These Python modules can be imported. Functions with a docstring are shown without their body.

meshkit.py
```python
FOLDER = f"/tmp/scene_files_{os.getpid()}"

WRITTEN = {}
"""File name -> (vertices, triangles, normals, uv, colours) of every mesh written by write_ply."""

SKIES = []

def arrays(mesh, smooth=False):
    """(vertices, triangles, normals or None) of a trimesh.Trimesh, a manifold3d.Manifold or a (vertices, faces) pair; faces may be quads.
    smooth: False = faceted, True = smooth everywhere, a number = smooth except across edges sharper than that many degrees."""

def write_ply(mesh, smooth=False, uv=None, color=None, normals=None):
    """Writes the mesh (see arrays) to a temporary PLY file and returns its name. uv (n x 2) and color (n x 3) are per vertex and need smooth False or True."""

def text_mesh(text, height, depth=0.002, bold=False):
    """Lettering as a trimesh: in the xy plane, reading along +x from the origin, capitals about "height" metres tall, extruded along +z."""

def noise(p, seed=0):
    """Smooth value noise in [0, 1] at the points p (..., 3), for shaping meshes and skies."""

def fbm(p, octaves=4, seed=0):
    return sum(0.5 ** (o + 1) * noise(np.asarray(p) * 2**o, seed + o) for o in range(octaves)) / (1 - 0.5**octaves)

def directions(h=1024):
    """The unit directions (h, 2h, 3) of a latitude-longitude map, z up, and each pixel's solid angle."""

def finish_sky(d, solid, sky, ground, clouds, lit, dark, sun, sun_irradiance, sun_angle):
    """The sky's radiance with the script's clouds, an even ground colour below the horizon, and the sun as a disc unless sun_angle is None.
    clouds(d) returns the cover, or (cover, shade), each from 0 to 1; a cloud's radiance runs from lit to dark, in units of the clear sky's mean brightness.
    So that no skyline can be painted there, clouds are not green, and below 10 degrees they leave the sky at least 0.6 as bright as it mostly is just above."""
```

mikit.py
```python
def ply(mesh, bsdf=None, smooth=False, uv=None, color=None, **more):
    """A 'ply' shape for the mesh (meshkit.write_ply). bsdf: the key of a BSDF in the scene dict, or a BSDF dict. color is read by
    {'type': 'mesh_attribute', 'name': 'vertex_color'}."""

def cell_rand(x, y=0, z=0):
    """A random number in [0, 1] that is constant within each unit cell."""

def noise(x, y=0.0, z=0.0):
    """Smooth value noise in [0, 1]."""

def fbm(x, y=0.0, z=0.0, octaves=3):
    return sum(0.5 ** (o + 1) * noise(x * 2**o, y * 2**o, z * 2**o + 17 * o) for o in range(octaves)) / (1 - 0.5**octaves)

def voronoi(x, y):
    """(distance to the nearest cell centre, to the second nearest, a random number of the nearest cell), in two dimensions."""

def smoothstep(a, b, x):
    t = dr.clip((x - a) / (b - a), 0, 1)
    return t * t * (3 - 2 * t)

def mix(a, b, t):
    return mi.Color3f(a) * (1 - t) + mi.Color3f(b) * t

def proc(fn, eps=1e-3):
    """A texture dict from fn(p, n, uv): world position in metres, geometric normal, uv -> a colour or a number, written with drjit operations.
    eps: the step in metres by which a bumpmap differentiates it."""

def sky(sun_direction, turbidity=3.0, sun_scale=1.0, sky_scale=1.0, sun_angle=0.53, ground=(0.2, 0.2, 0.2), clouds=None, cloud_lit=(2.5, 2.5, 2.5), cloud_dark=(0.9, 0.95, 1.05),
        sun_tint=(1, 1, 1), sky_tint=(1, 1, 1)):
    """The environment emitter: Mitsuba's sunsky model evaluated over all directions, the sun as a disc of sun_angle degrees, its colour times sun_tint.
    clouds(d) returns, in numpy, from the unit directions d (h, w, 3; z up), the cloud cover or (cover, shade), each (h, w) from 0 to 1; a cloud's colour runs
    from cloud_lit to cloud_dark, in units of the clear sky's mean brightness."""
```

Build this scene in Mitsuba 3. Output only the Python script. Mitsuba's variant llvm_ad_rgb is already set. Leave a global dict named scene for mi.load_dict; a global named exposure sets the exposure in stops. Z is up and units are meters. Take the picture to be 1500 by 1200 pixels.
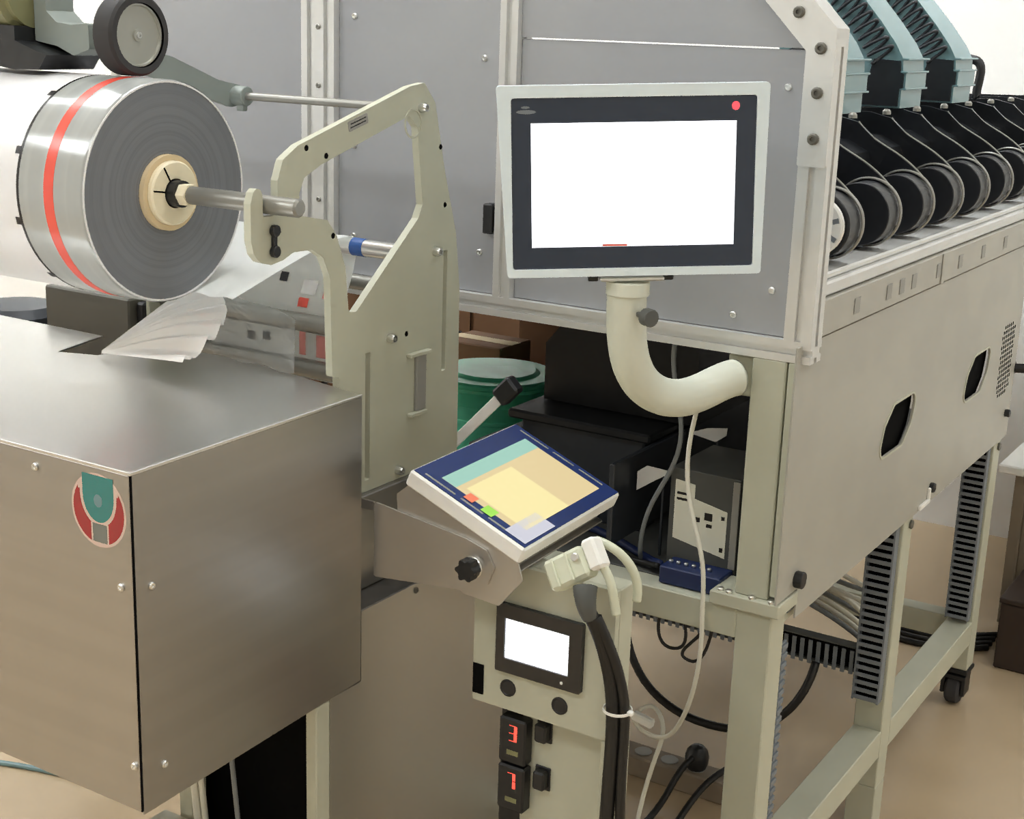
import math
import numpy as np, trimesh, mitsuba as mi, mikit, meshkit
import drjit as dr
from shapely.geometry import Polygon, Point, box as sbox
from shapely.ops import unary_union
from scipy.interpolate import CubicSpline

T = mi.ScalarTransform4f
PI = math.pi
scene, labels = {}, {}
rng = np.random.default_rng(7)

# ------------------------------------------------------------------ camera, lights, exposure
CAM = np.array([0.7414, -2.0187, 1.6176])
FWD = np.array([-0.50771, 0.82152, -0.25949])
UP = np.array([-0.16538, 0.20266, 0.96518])
scene['camera'] = {'type': 'perspective', 'fov': 2 * math.degrees(math.atan(750 / 2107.4)), 'fov_axis': 'x',
                   'near_clip': 0.05, 'far_clip': 50.0,
                   'to_world': T().look_at(origin=CAM.tolist(), target=(CAM + FWD).tolist(), up=UP.tolist())}
exposure = 0.25
LAMP = 7.0
LAMP_TINT = (0.945, 0.985, 1.0)
LAMPS = [(-2.6, -2.2, 2.0), (-0.6, -2.2, 1.1), (1.4, -2.2, .5), (-2.6, -0.2, 2.0), (-0.6, -0.2, .9), (1.4, -0.2, .5), (-2.6, 1.7, 2.8), (-0.6, 1.7, 1.2), (1.4, 1.7, .9)]
CEIL = 2.9


# ------------------------------------------------------------------ materials
def lin(r, g, b):
    return [(c / 255 / 12.92 if c / 255 <= 0.04045 else ((c / 255 + 0.055) / 1.055) ** 2.4) for c in (r, g, b)]


def rgb(r, g, b):
    return {'type': 'rgb', 'value': lin(r, g, b)}


def mat(name, col, rough=0.5, metal=0.0, spec=0.5, **k):
    base = col if isinstance(col, dict) else rgb(*col)
    scene[name] = {'type': 'twosided', 'bsdf': {'type': 'principled', 'base_color': base, 'roughness': rough, 'metallic': metal, 'specular': spec, **k}}


def noisy(a, b, fx, fy, fz, lo=0.35, hi=0.65):
    A, B = lin(*a), lin(*b)
    return mikit.proc(lambda p, n, uv: mikit.mix(A, B, mikit.smoothstep(lo, hi, mikit.fbm(p.x * fx, p.y * fy, p.z * fz))))


mat('m_floor', noisy((186, 166, 138), (177, 157, 129), 3, 3, 3), 0.32, spec=0.4)
mat('m_wall', (232, 232, 230), 0.8, spec=0.2)
mat('m_ceiling', (235, 235, 232), 0.9, spec=0.1)
mat('m_screen', (8, 8, 10), 0.3, spec=0.3)
mat('m_cream', noisy((182, 183, 166), (178, 179, 162), 6, 6, 6), 0.42, spec=0.4)
mat('m_cream_grey', noisy((166, 164, 155), (162, 160, 152), 6, 6, 6), 0.42, spec=0.4)
mat('m_aluminium', (214, 214, 212), 0.38, metal=0.55)
mat('m_panel', noisy((156, 158, 162), (152, 154, 159), 4, 4, 4), 0.36, spec=0.5)
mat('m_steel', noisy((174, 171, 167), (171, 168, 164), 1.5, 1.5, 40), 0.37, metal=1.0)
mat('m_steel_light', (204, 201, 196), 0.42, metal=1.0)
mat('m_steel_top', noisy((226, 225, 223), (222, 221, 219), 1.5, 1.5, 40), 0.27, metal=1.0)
mat('m_steel_bright', (225, 225, 222), 0.25, metal=1.0)
mat('m_shaft', (150, 149, 143), 0.4, metal=0.7)
mat('m_black', (26, 27, 29), 0.42)
mat('m_black_gloss', (18, 20, 24), 0.22, spec=0.6)
mat('m_feeder', (20, 22, 26), 0.3, spec=0.6)
mat('m_feeder_disc', (27, 29, 33), 0.34, spec=0.5)
mat('m_dark_steel', (48, 52, 58), 0.45, spec=0.5)
mat('m_dark_grey', (78, 80, 78), 0.5)
mat('m_motor_dark', (92, 90, 82), 0.5)
mat('m_rubber', (58, 57, 58), 0.7, spec=0.3)
mat('m_hub', (176, 176, 168), 0.35, metal=0.6)
mat('m_motor', (118, 118, 84), 0.4)
mat('m_grey_cast', (128, 136, 132), 0.5)
mat('m_white', (232, 232, 228), 0.4)
mat('m_white_cool', (214, 226, 232), 0.4)
mat('m_cable_white', (214, 212, 200), 0.5)
mat('m_cable_grey', (120, 124, 126), 0.5)
mat('m_cable_black', (22, 21, 20), 0.45)
mat('m_hose', (206, 209, 196), 0.42, spec=0.45)
mat('m_bezel', (36, 46, 62), 0.25, spec=0.6)
mat('m_navy', (38, 54, 104), 0.3)
mat('m_duct', (112, 118, 124), 0.55)
mat('m_slot', (8, 8, 8), 0.9, spec=0.1)
mat('m_teal', (104, 134, 139), 0.18, spec=0.6)
mat('m_bin', noisy((88, 206, 164), (110, 226, 186), 8, 8, 8), 0.3)
mat('m_card', (112, 80, 54), 0.8)
mat('m_core', (206, 186, 150), 0.7)
mat('m_chuck', (228, 218, 190), 0.5)
mat('m_filmwhite', (224, 224, 226), 0.28, spec=0.5)
mat('m_film_strip', noisy((170, 173, 171), (162, 165, 164), 60, 2, 2), 0.17, metal=0.12, spec=0.7)
mat('m_red', (218, 84, 70), 0.25, spec=0.5)
mat('m_pinkprint', (226, 150, 146), 0.35)
mat('m_ink', (26, 26, 28), 0.35)
mat('m_teal_ink', (50, 120, 116), 0.35)
mat('m_maroon_ink', (150, 44, 46), 0.35)
mat('m_grey_ink', (110, 112, 106), 0.4)
mat('m_pale_ink', (196, 172, 160), 0.4)
mat('m_labelgrey', (140, 139, 134), 0.5)
mat('m_labelwhite', (222, 222, 208), 0.5)
mat('m_desk', (126, 114, 98), 0.6)
mat('m_dark_wood', (48, 36, 30), 0.5)
mat('m_blue', (40, 78, 140), 0.4)
mat('m_blue_cable', (28, 42, 84), 0.4)
mat('m_clear_plastic', (206, 210, 190), 0.12, spec=0.7)
_ring = lambda p, n, uv: mikit.mix(lin(100, 103, 109), lin(116, 119, 125), mikit.fbm(dr.sqrt(dr.square(p.y + 0.571) + dr.square(p.z - 1.3745)) * 420, 3.0, 1.0))
mat('m_roll_face', mikit.proc(_ring), 0.33, spec=0.6)
scene['m_film_clear'] = {'type': 'twosided', 'bsdf': {'type': 'principled', 'base_color': rgb(248, 249, 250), 'roughness': 0.16, 'specular': 0.9, 'metallic': 0.1, 'clearcoat': 0.8, 'clearcoat_gloss': 0.95}}
scene['m_haze'] = {'type': 'blendbsdf', 'weight': 0.14, 'a': {'type': 'thindielectric', 'int_ior': 1.4}, 'b': {'type': 'twosided', 'bsdf': {'type': 'principled', 'base_color': rgb(226, 229, 228), 'roughness': 0.2, 'specular': 0.7}}}
scene['m_web'] = {'type': 'principledthin', 'base_color': rgb(236, 239, 238), 'roughness': 0.25, 'diff_trans': 0.6, 'spec_trans': 0.15, 'eta': 1.4}


def glow(col, k):
    return {'type': 'area', 'radiance': {'type': 'rgb', 'value': [c * k for c in lin(*col)]}}


# ------------------------------------------------------------------ shape helpers
def cat(*ms):
    return trimesh.util.concatenate([m for m in ms if m is not None])


def bx(x0, x1, y0, y1, z0, z1, b=0.0015):
    """box with chamfered edges"""
    lo, hi = np.array([min(x0, x1), min(y0, y1), min(z0, z1)]), np.array([max(x0, x1), max(y0, y1), max(z0, z1)])
    b = min(b, 0.45 * float((hi - lo).min()))
    pts = []
    for sx in (0, 1):
        for sy in (0, 1):
            for sz in (0, 1):
                c = np.array([(lo, hi)[sx][0], (lo, hi)[sy][1], (lo, hi)[sz][2]])
                d = np.array([1 - 2 * sx, 1 - 2 * sy, 1 - 2 * sz]) * b
                for a in range(3):
                    q = c + d
                    q[a] = c[a]
                    pts.append(q)
    return trimesh.convex.convex_hull(np.array(pts))


def frame_of(d):
    d = np.asarray(d, float) / np.linalg.norm(d)
    a = np.cross(d, [0, 0, 1.0] if abs(d[2]) < 0.9 else [1.0, 0, 0])
    a /= np.linalg.norm(a)
    return d, a, np.cross(d, a)


def lathe(p0, axis, prof, n=40):
    """prof: (distance along axis, radius) pairs, revolved about the axis through p0"""
    d, a, b = frame_of(axis)
    prof = np.array(prof, float)
    ang = np.arange(n) * 2 * PI / n
    V = (np.asarray(p0, float) + prof[:, None, :1] * d + prof[:, None, 1:] * (np.cos(ang)[None, :, None] * a + np.sin(ang)[None, :, None] * b)).reshape(-1, 3)
    F = []
    for i in range(len(prof) - 1):
        for j in range(n):
            k = (j + 1) % n
            F += [[i * n + j, i * n + k, (i + 1) * n + k], [i * n + j, (i + 1) * n + k, (i + 1) * n + j]]
    return trimesh.Trimesh(V, F, process=False)


def cyl(p0, p1, r, n=32, b=0.0012):
    p0, p1 = np.asarray(p0, float), np.asarray(p1, float)
    L = np.linalg.norm(p1 - p0)
    b = min(b, 0.4 * r, 0.4 * L)
    return lathe(p0, p1 - p0, [(0, 1e-5), (0, r - b), (b, r), (L - b, r), (L, r - b), (L, 1e-5)], n)


def ring(p0, p1, r0, r1, n=48):
    p0, p1 = np.asarray(p0, float), np.asarray(p1, float)
    L = np.linalg.norm(p1 - p0)
    return lathe(p0, p1 - p0, [(0, r0), (0, r1), (L, r1), (L, r0), (0, r0)], n)


def spline(pts, n=60):
    pts = np.array(pts, float)
    t = np.concatenate([[0], np.cumsum(np.linalg.norm(np.diff(pts, axis=0), axis=1))])
    return CubicSpline(t, pts)(np.linspace(0, t[-1], n))


def tube(pts, r, n=60, sides=12, smooth=True):
    p = spline(pts, n) if smooth and len(pts) > 2 else np.array(pts, float)
    t = np.gradient(p, axis=0)
    t /= np.linalg.norm(t, axis=1, keepdims=True)
    a = frame_of(t[0])[1]
    V = []
    ang = np.arange(sides) * 2 * PI / sides
    for i in range(len(p)):
        a = a - t[i] * (a @ t[i])
        a /= np.linalg.norm(a)
        b = np.cross(t[i], a)
        rr = r[i] if hasattr(r, '__len__') else r
        V.append(p[i] + rr * (np.cos(ang)[:, None] * a + np.sin(ang)[:, None] * b))
    V = np.vstack(V + [p[:1], p[-1:]])
    F = []
    for i in range(len(p) - 1):
        for j in range(sides):
            k = (j + 1) % sides
            F += [[i * sides + j, i * sides + k, (i + 1) * sides + k], [i * sides + j, (i + 1) * sides + k, (i + 1) * sides + j]]
    c0, c1, e = len(p) * sides, len(p) * sides + 1, (len(p) - 1) * sides
    for j in range(sides):
        k = (j + 1) % sides
        F += [[c0, k, j], [c1, e + j, e + k]]
    return trimesh.Trimesh(V, F, process=False)


def ext(poly, plane, a0, a1):
    """extrude a 2D polygon lying in plane 'YZ', 'XZ' or 'XY' from a0 to a1 along the remaining axis"""
    poly = poly if isinstance(poly, Polygon) else Polygon(poly)
    m = trimesh.creation.extrude_polygon(poly.buffer(0), abs(a1 - a0), engine='earcut')
    v = m.vertices.copy()
    lo = min(a0, a1)
    if plane == 'YZ':
        v = np.stack([v[:, 2] + lo, v[:, 0], v[:, 1]], 1)
    elif plane == 'XZ':
        v = np.stack([v[:, 0], v[:, 2] + lo, v[:, 1]], 1)
    else:
        v = v + [0, 0, lo]
    m = trimesh.Trimesh(v, m.faces, process=False)
    m.fix_normals()
    return m


def rounded(pts, r, inner=None):
    p = Polygon(pts)
    p = p.buffer(-r).buffer(r)
    return p.buffer(inner).buffer(-inner) if inner else p


def rrect(x0, x1, y0, y1, r):
    return sbox(min(x0, x1) + r, min(y0, y1) + r, max(x0, x1) - r, max(y0, y1) - r).buffer(r, quad_segs=8)


def move(m, R, c):
    R = np.asarray(R, float)
    return trimesh.Trimesh(m.vertices @ R.T + np.asarray(c, float), m.faces, process=False)


def basis(u, n):
    u, n = np.asarray(u, float), np.asarray(n, float)
    u = u / np.linalg.norm(u)
    n = n - u * (u @ n)
    n /= np.linalg.norm(n)
    return np.stack([u, np.cross(n, u), n], 1)


def numbered(key):
    if not any(k == key or k.startswith(key + '__') for k in list(scene) + list(labels)):
        return key
    i = 1
    while any(k == f'{key}_{i:03d}' or k.startswith(f'{key}_{i:03d}__') for k in list(scene) + list(labels)):
        i += 1
    return f'{key}_{i:03d}'


def thing(name, label, category, group=None):
    key = numbered(name)
    labels[key] = {'label': label, 'category': category}
    if group:
        labels[key]['group'] = group
    return key


def add(parent, name, mesh, m, smooth=30, label=None, stuff=False, emit=None):
    key = numbered((parent + '__' if parent else '') + name)
    scene[key] = mikit.ply(mesh, m, smooth=smooth)
    if emit:
        scene[key]['emitter'] = emit
    if label or stuff:
        labels[key] = {}
        if label:
            labels[key]['label'] = label
        if stuff:
            labels[key]['kind'] = 'stuff'
    return key


def struct(name, mesh, m, label=None):
    scene[name] = mikit.ply(mesh, m)
    labels[name] = {'kind': 'structure', 'label': label or name.replace('_', ' ')}
    return name


def dup(parent, name, shape, to_world):
    key = numbered(parent + '__' + name)
    scene[key] = {**shape, 'to_world': to_world}
    return key


def bolt(c, axis, r=0.006, h=0.004):
    d = np.asarray(axis, float) / np.linalg.norm(axis)
    return lathe(np.asarray(c, float), d, [(-0.001, 1e-5), (-0.001, r), (h * 0.6, r), (h, r * 0.75), (h, r * 0.42), (h * 0.5, r * 0.4), (h * 0.5, 1e-5)], 16)


# ------------------------------------------------------------------ the room
X0, X1, Y0, Y1 = -4.2, 3.0, -4.2, 2.75
struct('floor', bx(X0 - .1, X1 + .1, Y0 - .1, Y1 + .1, -0.1, 0.0, 0), 'm_floor', 'glossy beige epoxy floor')
struct('ceiling', bx(X0 - .1, X1 + .1, Y0 - .1, Y1 + .1, CEIL, CEIL + .1, 0), 'm_ceiling')
struct('wall_back', bx(X0 - .1, X1 + .1, Y1, Y1 + .1, 0, CEIL, 0), 'm_wall', 'plain white wall behind the machine')
struct('wall_front', bx(X0 - .1, X1 + .1, Y0 - .1, Y0, 0, CEIL, 0), 'm_wall')
struct('wall_left', bx(X0 - .1, X0, Y0, Y1, 0, CEIL, 0), 'm_wall')
struct('wall_right', bx(X1, X1 + .1, Y0, Y1, 0, CEIL, 0), 'm_wall')
for i, (lx, ly, lk) in enumerate(LAMPS):
    t = thing('ceiling_light', 'flat white rectangular ceiling light panel', 'ceiling light', 'ceiling light panels')
    fr = sbox(lx - .62, ly - .32, lx + .62, ly + .32).difference(sbox(lx - .6, ly - .3, lx + .6, ly + .3))
    add(t, 'frame', ext(fr, 'XY', CEIL - .02, CEIL), 'm_white', False)
    q = trimesh.Trimesh([[lx - .6, ly - .3, CEIL - .012], [lx + .6, ly - .3, CEIL - .012], [lx + .6, ly + .3, CEIL - .012], [lx - .6, ly + .3, CEIL - .012]], [[0, 2, 1], [0, 3, 2]], process=False)
    add(t, 'diffuser', q, 'm_white', False, emit={'type': 'area', 'radiance': {'type': 'rgb', 'value': [LAMP * lk * c for c in LAMP_TINT]}})

# ------------------------------------------------------------------ the feeding machine
M = thing('feeding_machine', 'long cream and grey card feeding machine on legs with aluminium framed end plate', 'machine')


def profile(p0, p1, w, d, axis):
    """aluminium extrusion with a groove along each face; p0..p1 runs along axis ('X' or 'Z'), w across the face, d deep in Y"""
    g, gd = 0.005, 0.008
    s = sbox(-w / 2, 0, w / 2, d)
    for c in ((0,) if w < .06 else (-w / 4, w / 4)):
        s = s.difference(sbox(c - g, -1, c + g, gd)).difference(sbox(c - g, d - gd, c + g, d + 1))
    s = s.difference(sbox(w / 2 - gd, d / 2 - g, w, d / 2 + g)).difference(sbox(-w, d / 2 - g, -w / 2 + gd, d / 2 + g))
    m = ext(s, 'XY', 0, abs(p1[2] - p0[2]) if axis == 'Z' else abs(p1[0] - p0[0]))
    v = m.vertices
    if axis == 'Z':
        v = np.stack([v[:, 0] + p0[0], v[:, 1] + p0[1], v[:, 2] + min(p0[2], p1[2])], 1)
    else:
        v = np.stack([v[:, 2] + min(p0[0], p1[0]), v[:, 1] + p0[1], v[:, 0] + p0[2]], 1)
    mm = trimesh.Trimesh(v, m.faces, process=False)
    mm.fix_normals()
    return mm


add(M, 'frame_rail', profile((-1.45, 0, 1.1535), (0.014, 0, 1.1535), 0.033, 0.045, 'X'), 'm_aluminium', False, 'silver aluminium bottom rail of the end plate')
add(M, 'frame_post', profile((-0.0085, 0, 1.17), (-0.0085, 0, 1.60), 0.044, 0.045, 'Z'), 'm_aluminium', False, 'silver aluminium corner post with grooves')
dg = [(0.0135, 1.60), (0.0135, 1.625), (-0.385, 2.023), (-0.385, 1.968), (-0.0305, 1.6135), (-0.0305, 1.60)]
add(M, 'frame_post', ext(dg, 'XZ', 0, 0.045), 'm_aluminium', False)
add(M, 'frame_post', profile((-0.5365, 0, 1.17), (-0.5365, 0, 2.0), 0.034, 0.045, 'Z'), 'm_aluminium', False)
add(M, 'frame_post', profile((-0.9325, 0, 1.17), (-0.9325, 0, 2.0), 0.074, 0.045, 'Z'), 'm_aluminium', False)
add(M, 'frame_post', profile((-1.43, 0, 1.17), (-1.43, 0, 2.0), 0.04, 0.045, 'Z'), 'm_aluminium', False)
add(M, 'frame_rail', profile((-1.45, 0, 2.016), (-0.386, 0, 2.016), 0.032, 0.045, 'X'), 'm_aluminium', False)
gz = [(0.0135, 1.43), (0.0135, 1.625), (-0.12, 1.7585), (-0.158, 1.7205), (-0.0305, 1.593), (-0.0305, 1.43)]
gs = add(M, 'gusset_plate', ext(rounded(gz, 0.004), 'XZ', -0.006, 0), 'm_aluminium', False, 'flat aluminium corner plate with four bolts')
for bxx, bz in ((-0.087, 1.688), (-0.045, 1.646), (-0.008, 1.597), (-0.008, 1.535), (-0.008, 1.47)):
    add(gs, 'bolt', bolt((bxx, -0.006, bz), (0, -1, 0), 0.0085, 0.006), 'm_motor_dark')
add(M, 'end_panel', bx(-0.519, -0.031, 0.014, 0.02, 1.171, 1.5935, 0.001), 'm_panel')
pz = [(-0.519, 1.596), (-0.031, 1.596), (-0.031, 1.612), (-0.385, 1.966), (-0.385, 1.998), (-0.519, 1.998)]
add(M, 'end_panel', ext(pz, 'XZ', 0.012, 0.02), 'm_panel', False)
add(M, 'end_panel', bx(-0.895, -0.554, 0.014, 0.02, 1.171, 1.998, 0.001), 'm_panel')
add(M, 'end_panel', bx(-1.41, -0.97, 0.014, 0.02, 1.171, 1.998, 0.001), 'm_panel')
for sx, sz in ((-0.06, 1.54), (-0.06, 1.24), (-0.5, 1.24), (-0.3, 1.195), (-0.12, 1.195), (-0.86, 1.62), (-0.86, 1.40), (-0.86, 1.24), (-0.59, 1.56), (-0.59, 1.24)):
    add(M, 'screw', bolt((sx, 0.0135, sz), (0, -1, 0), 0.0055, 0.004), 'm_steel_bright')
for sz in (1.60, 1.50, 1.405, 1.30):
    add(M, 'screw', bolt((-0.93, 0.0005, sz), (0, -1, 0), 0.005, 0.004), 'm_shaft')
add(M, 'latch', bx(-0.575, -0.557, -0.004, 0.016, 1.275, 1.325, 0.002), 'm_black', label='small black rectangular latch on the panel edge')
# base cabinet
side = Polygon([(-0.016, 0.752), (0.075, 0.752), (0.075, 0.700), (1.445, 0.700), (1.445, 1.164), (-0.016, 1.164)])


def slot(yc, zc):
    # leaf-shaped grip hole in the side panel
    return Polygon([(yc - .098, zc - .036), (yc - .085, zc - .045), (yc + .035, zc - .045), (yc + .080, zc - .012), (yc + .098, zc + .036), (yc + .085, zc + .045), (yc - .035, zc + .045), (yc - .080, zc + .012)]).buffer(-.020).buffer(.032).buffer(-.012)


HOLES = [(0.535, 0.925), (1.085, 0.918)]
for hc in HOLES:
    side = side.difference(slot(*hc))
sp = add(M, 'side_panel', ext(side, 'YZ', -0.003, 0.0), 'm_cream_grey', False, 'large smooth cream side panel with two dark grip holes')
for hc in HOLES:
    rim = slot(*hc).buffer(.004).difference(slot(*hc))
    add(sp, 'hole_rim', ext(rim, 'YZ', 0.0, 0.002), 'm_cream', False)
    add(sp, 'hole_lining', ext(slot(*hc).buffer(.02), 'YZ', -0.02, -0.012), 'm_slot', False, 'dark recess behind the grip hole')
vents = []
for i in range(15):
    for j in range(7):
        if j in (0, 6) and i in (0, 14):
            continue
        y, z = 1.285 + j * 0.0165 + (i % 2) * 0.008, 0.825 + i * 0.0115
        vents.append(lathe((0.0002, y, z), (1, 0, 0), [(0, 0.0045), (0.0006, 0.0038), (0.0006, 1e-5)], 8))
add(sp, 'vent_holes', cat(*vents), 'm_slot', False, 'grid of small round vent holes', True)
add(sp, 'knob', cyl((0, 0.063, 0.772), (0.014, 0.063, 0.772), 0.014), 'm_black', label='round black quarter-turn latch at the lower corner')
add(sp, 'knob', cyl((0, 1.40, 0.725 + .04), (0.012, 1.40, 0.725 + .04), 0.009), 'm_black')
add(sp, 'catch', cat(bx(0.0, 0.006, 0.735, 0.80, 0.703, 0.712, .001), bx(0.0, 0.006, 0.792, 0.80, 0.7125, 0.735, .001)), 'm_white', label='small white catch at the lower edge')
add(sp, 'knob', cyl((0, 0.81, 0.733), (0.01, 0.81, 0.733), 0.010), 'm_black')
for by, bzz in ((0.735, 0.672), (1.425, 0.674)):
    add(M, 'screw', cyl((-0.011, by, bzz), (-0.006, by, bzz), 0.0095), 'm_motor_dark')
add(M, 'leg_post', bx(-0.077, -0.022, 0.0, 0.055, 0.75, 1.137, 0.002), 'm_cream', label='cream square post above the flange')
add(M, 'leg_post', bx(-0.019, -0.004, 0.0, 0.02, 0.757, 1.137, 0.002), 'm_cream')
add(M, 'leg_post', bx(-1.12, -1.065, 0.0, 0.055, 0.75, 1.137, 0.002), 'm_cream')
fl = add(M, 'flange', bx(-0.115, 0.004, -0.012, 0.07, 0.727, 0.75, 0.002), 'm_cream', label='cream flange plate under the post')
for fx, fy in ((-0.1, -0.002), (-0.085, -0.004), (-0.045, -0.005), (-0.012, -0.005)):
    add(fl, 'bolt', bolt((fx, fy, 0.75), (0, 0, 1), 0.006, 0.005), 'm_steel_bright')
# strip above the side panel
st = add(M, 'label_strip', bx(-0.02, 0.006, 0.05, 2.45, 1.168, 1.226, 0.002), 'm_cream_grey', label='cream strip carrying small grey number plates')
for ly in (0.217, 0.38, 0.451, 0.521, 0.673, 0.82, 0.99, 1.17):
    add(st, 'label_plate', bx(0.006, 0.0075, ly - .013, ly + .013, 1.183, 1.209, 0.0004), 'm_labelgrey', label='small grey plate')
add(st, 'rib', bx(0.006, 0.009, 0.69, 0.705, 1.168, 1.226, 0.001), 'm_cream_grey')
add(M, 'top_rail', bx(-0.05, 0.001, 0.046, 2.45, 1.228, 1.25, 0.003), 'm_aluminium', label='grey aluminium rail in front of the feeders')
add(M, 'top_rail', bx(-0.062, -0.008, 0.046, 2.45, 1.2505, 1.2615, 0.003), 'm_aluminium')
add(M, 'table_top', bx(-1.35, -0.0635, 0.05, 2.45, 1.236, 1.26, 0.002), 'm_dark_steel', label='dark table under the feeders')
# lower frame
deck = add(M, 'deck', bx(-1.19, -0.004, 0.051, 1.44, 0.715, 0.727, 0.001), 'm_dark_grey', label='grey deck plate of the open bay')
add(M, 'cross_beam', bx(-1.12, -0.071, 0.0, 0.05, 0.673, 0.7255, 0.002), 'm_cream', label='cream cross beam at deck height')
for ly in (0.0, 0.69, 1.385):
    lg = add(M, 'leg', bx(-0.071, -0.011, ly, ly + 0.06, 0.1, 0.7145 if ly > .01 else 0.7265, 0.002), 'm_cream', label='square cream leg')
    add(M, 'leg', bx(-1.12, -1.06, ly, ly + 0.06, 0.1, 0.7145, 0.002), 'm_cream')
add(M, 'side_beam', bx(-0.06, -0.012, 0.0605, 0.6895, 0.694, 0.7145, 0.002), 'm_cream')
add(M, 'side_beam', bx(-0.06, -0.012, 0.7505, 1.3845, 0.694, 0.7145, 0.002), 'm_cream')
add(M, 'side_beam', bx(-0.071, -0.011, 0.0605, 0.6895, 0.172, 0.232, 0.002), 'm_cream', label='cream lower beam between the legs')
add(M, 'side_beam', bx(-0.071, -0.011, 0.7505, 1.3845, 0.172, 0.232, 0.002), 'm_cream')
add(M, 'cross_beam', bx(-1.06, -0.0715, 1.39, 1.44, 0.172, 0.232, 0.002), 'm_cream')
add(M, 'cross_beam', bx(-1.06, -0.0715, 0.005, 0.055, 0.172, 0.232, 0.002), 'm_cream')
for ly in (0.03, 0.72, 1.415):
    for lx in (-0.041, -1.09):
        if ly == 0.72:
            add(M, 'leg', bx(lx - .03, lx + .03, ly - .03, ly + .03, 0.0, 0.0995, 0.002), 'm_cream')
            continue
        c = add(M, 'caster', cat(bx(lx - .034, lx + .034, ly - .034, ly + .034, 0.088, 0.0995, 0.002), cyl((lx, ly, 0.075), (lx, ly, 0.088), 0.02),
                                 bx(lx - .03, lx - .02, ly - .028, ly + .022, 0.028, 0.08), bx(lx + .02, lx + .03, ly - .028, ly + .022, 0.028, 0.08), bx(lx - .03, lx + .03, ly - .03, ly + .024, 0.07, 0.082)),
                'm_black', label='black swivel caster under the leg')
        add(c, 'wheel', lathe((lx - .018, ly - .004, 0.037), (1, 0, 0), [(0, 1e-5), (0, 0.03), (0.006, 0.0365), (0.03, 0.0365), (0.036, 0.03), (0.036, 1e-5)], 28), 'm_rubber', label='black rubber wheel')
# slotted cable ducts
finger = mikit.ply(bx(-0.026, 0.026, -0.0015, 0.0015, -0.0045, 0.0045, 0.0006), 'm_duct')


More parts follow.
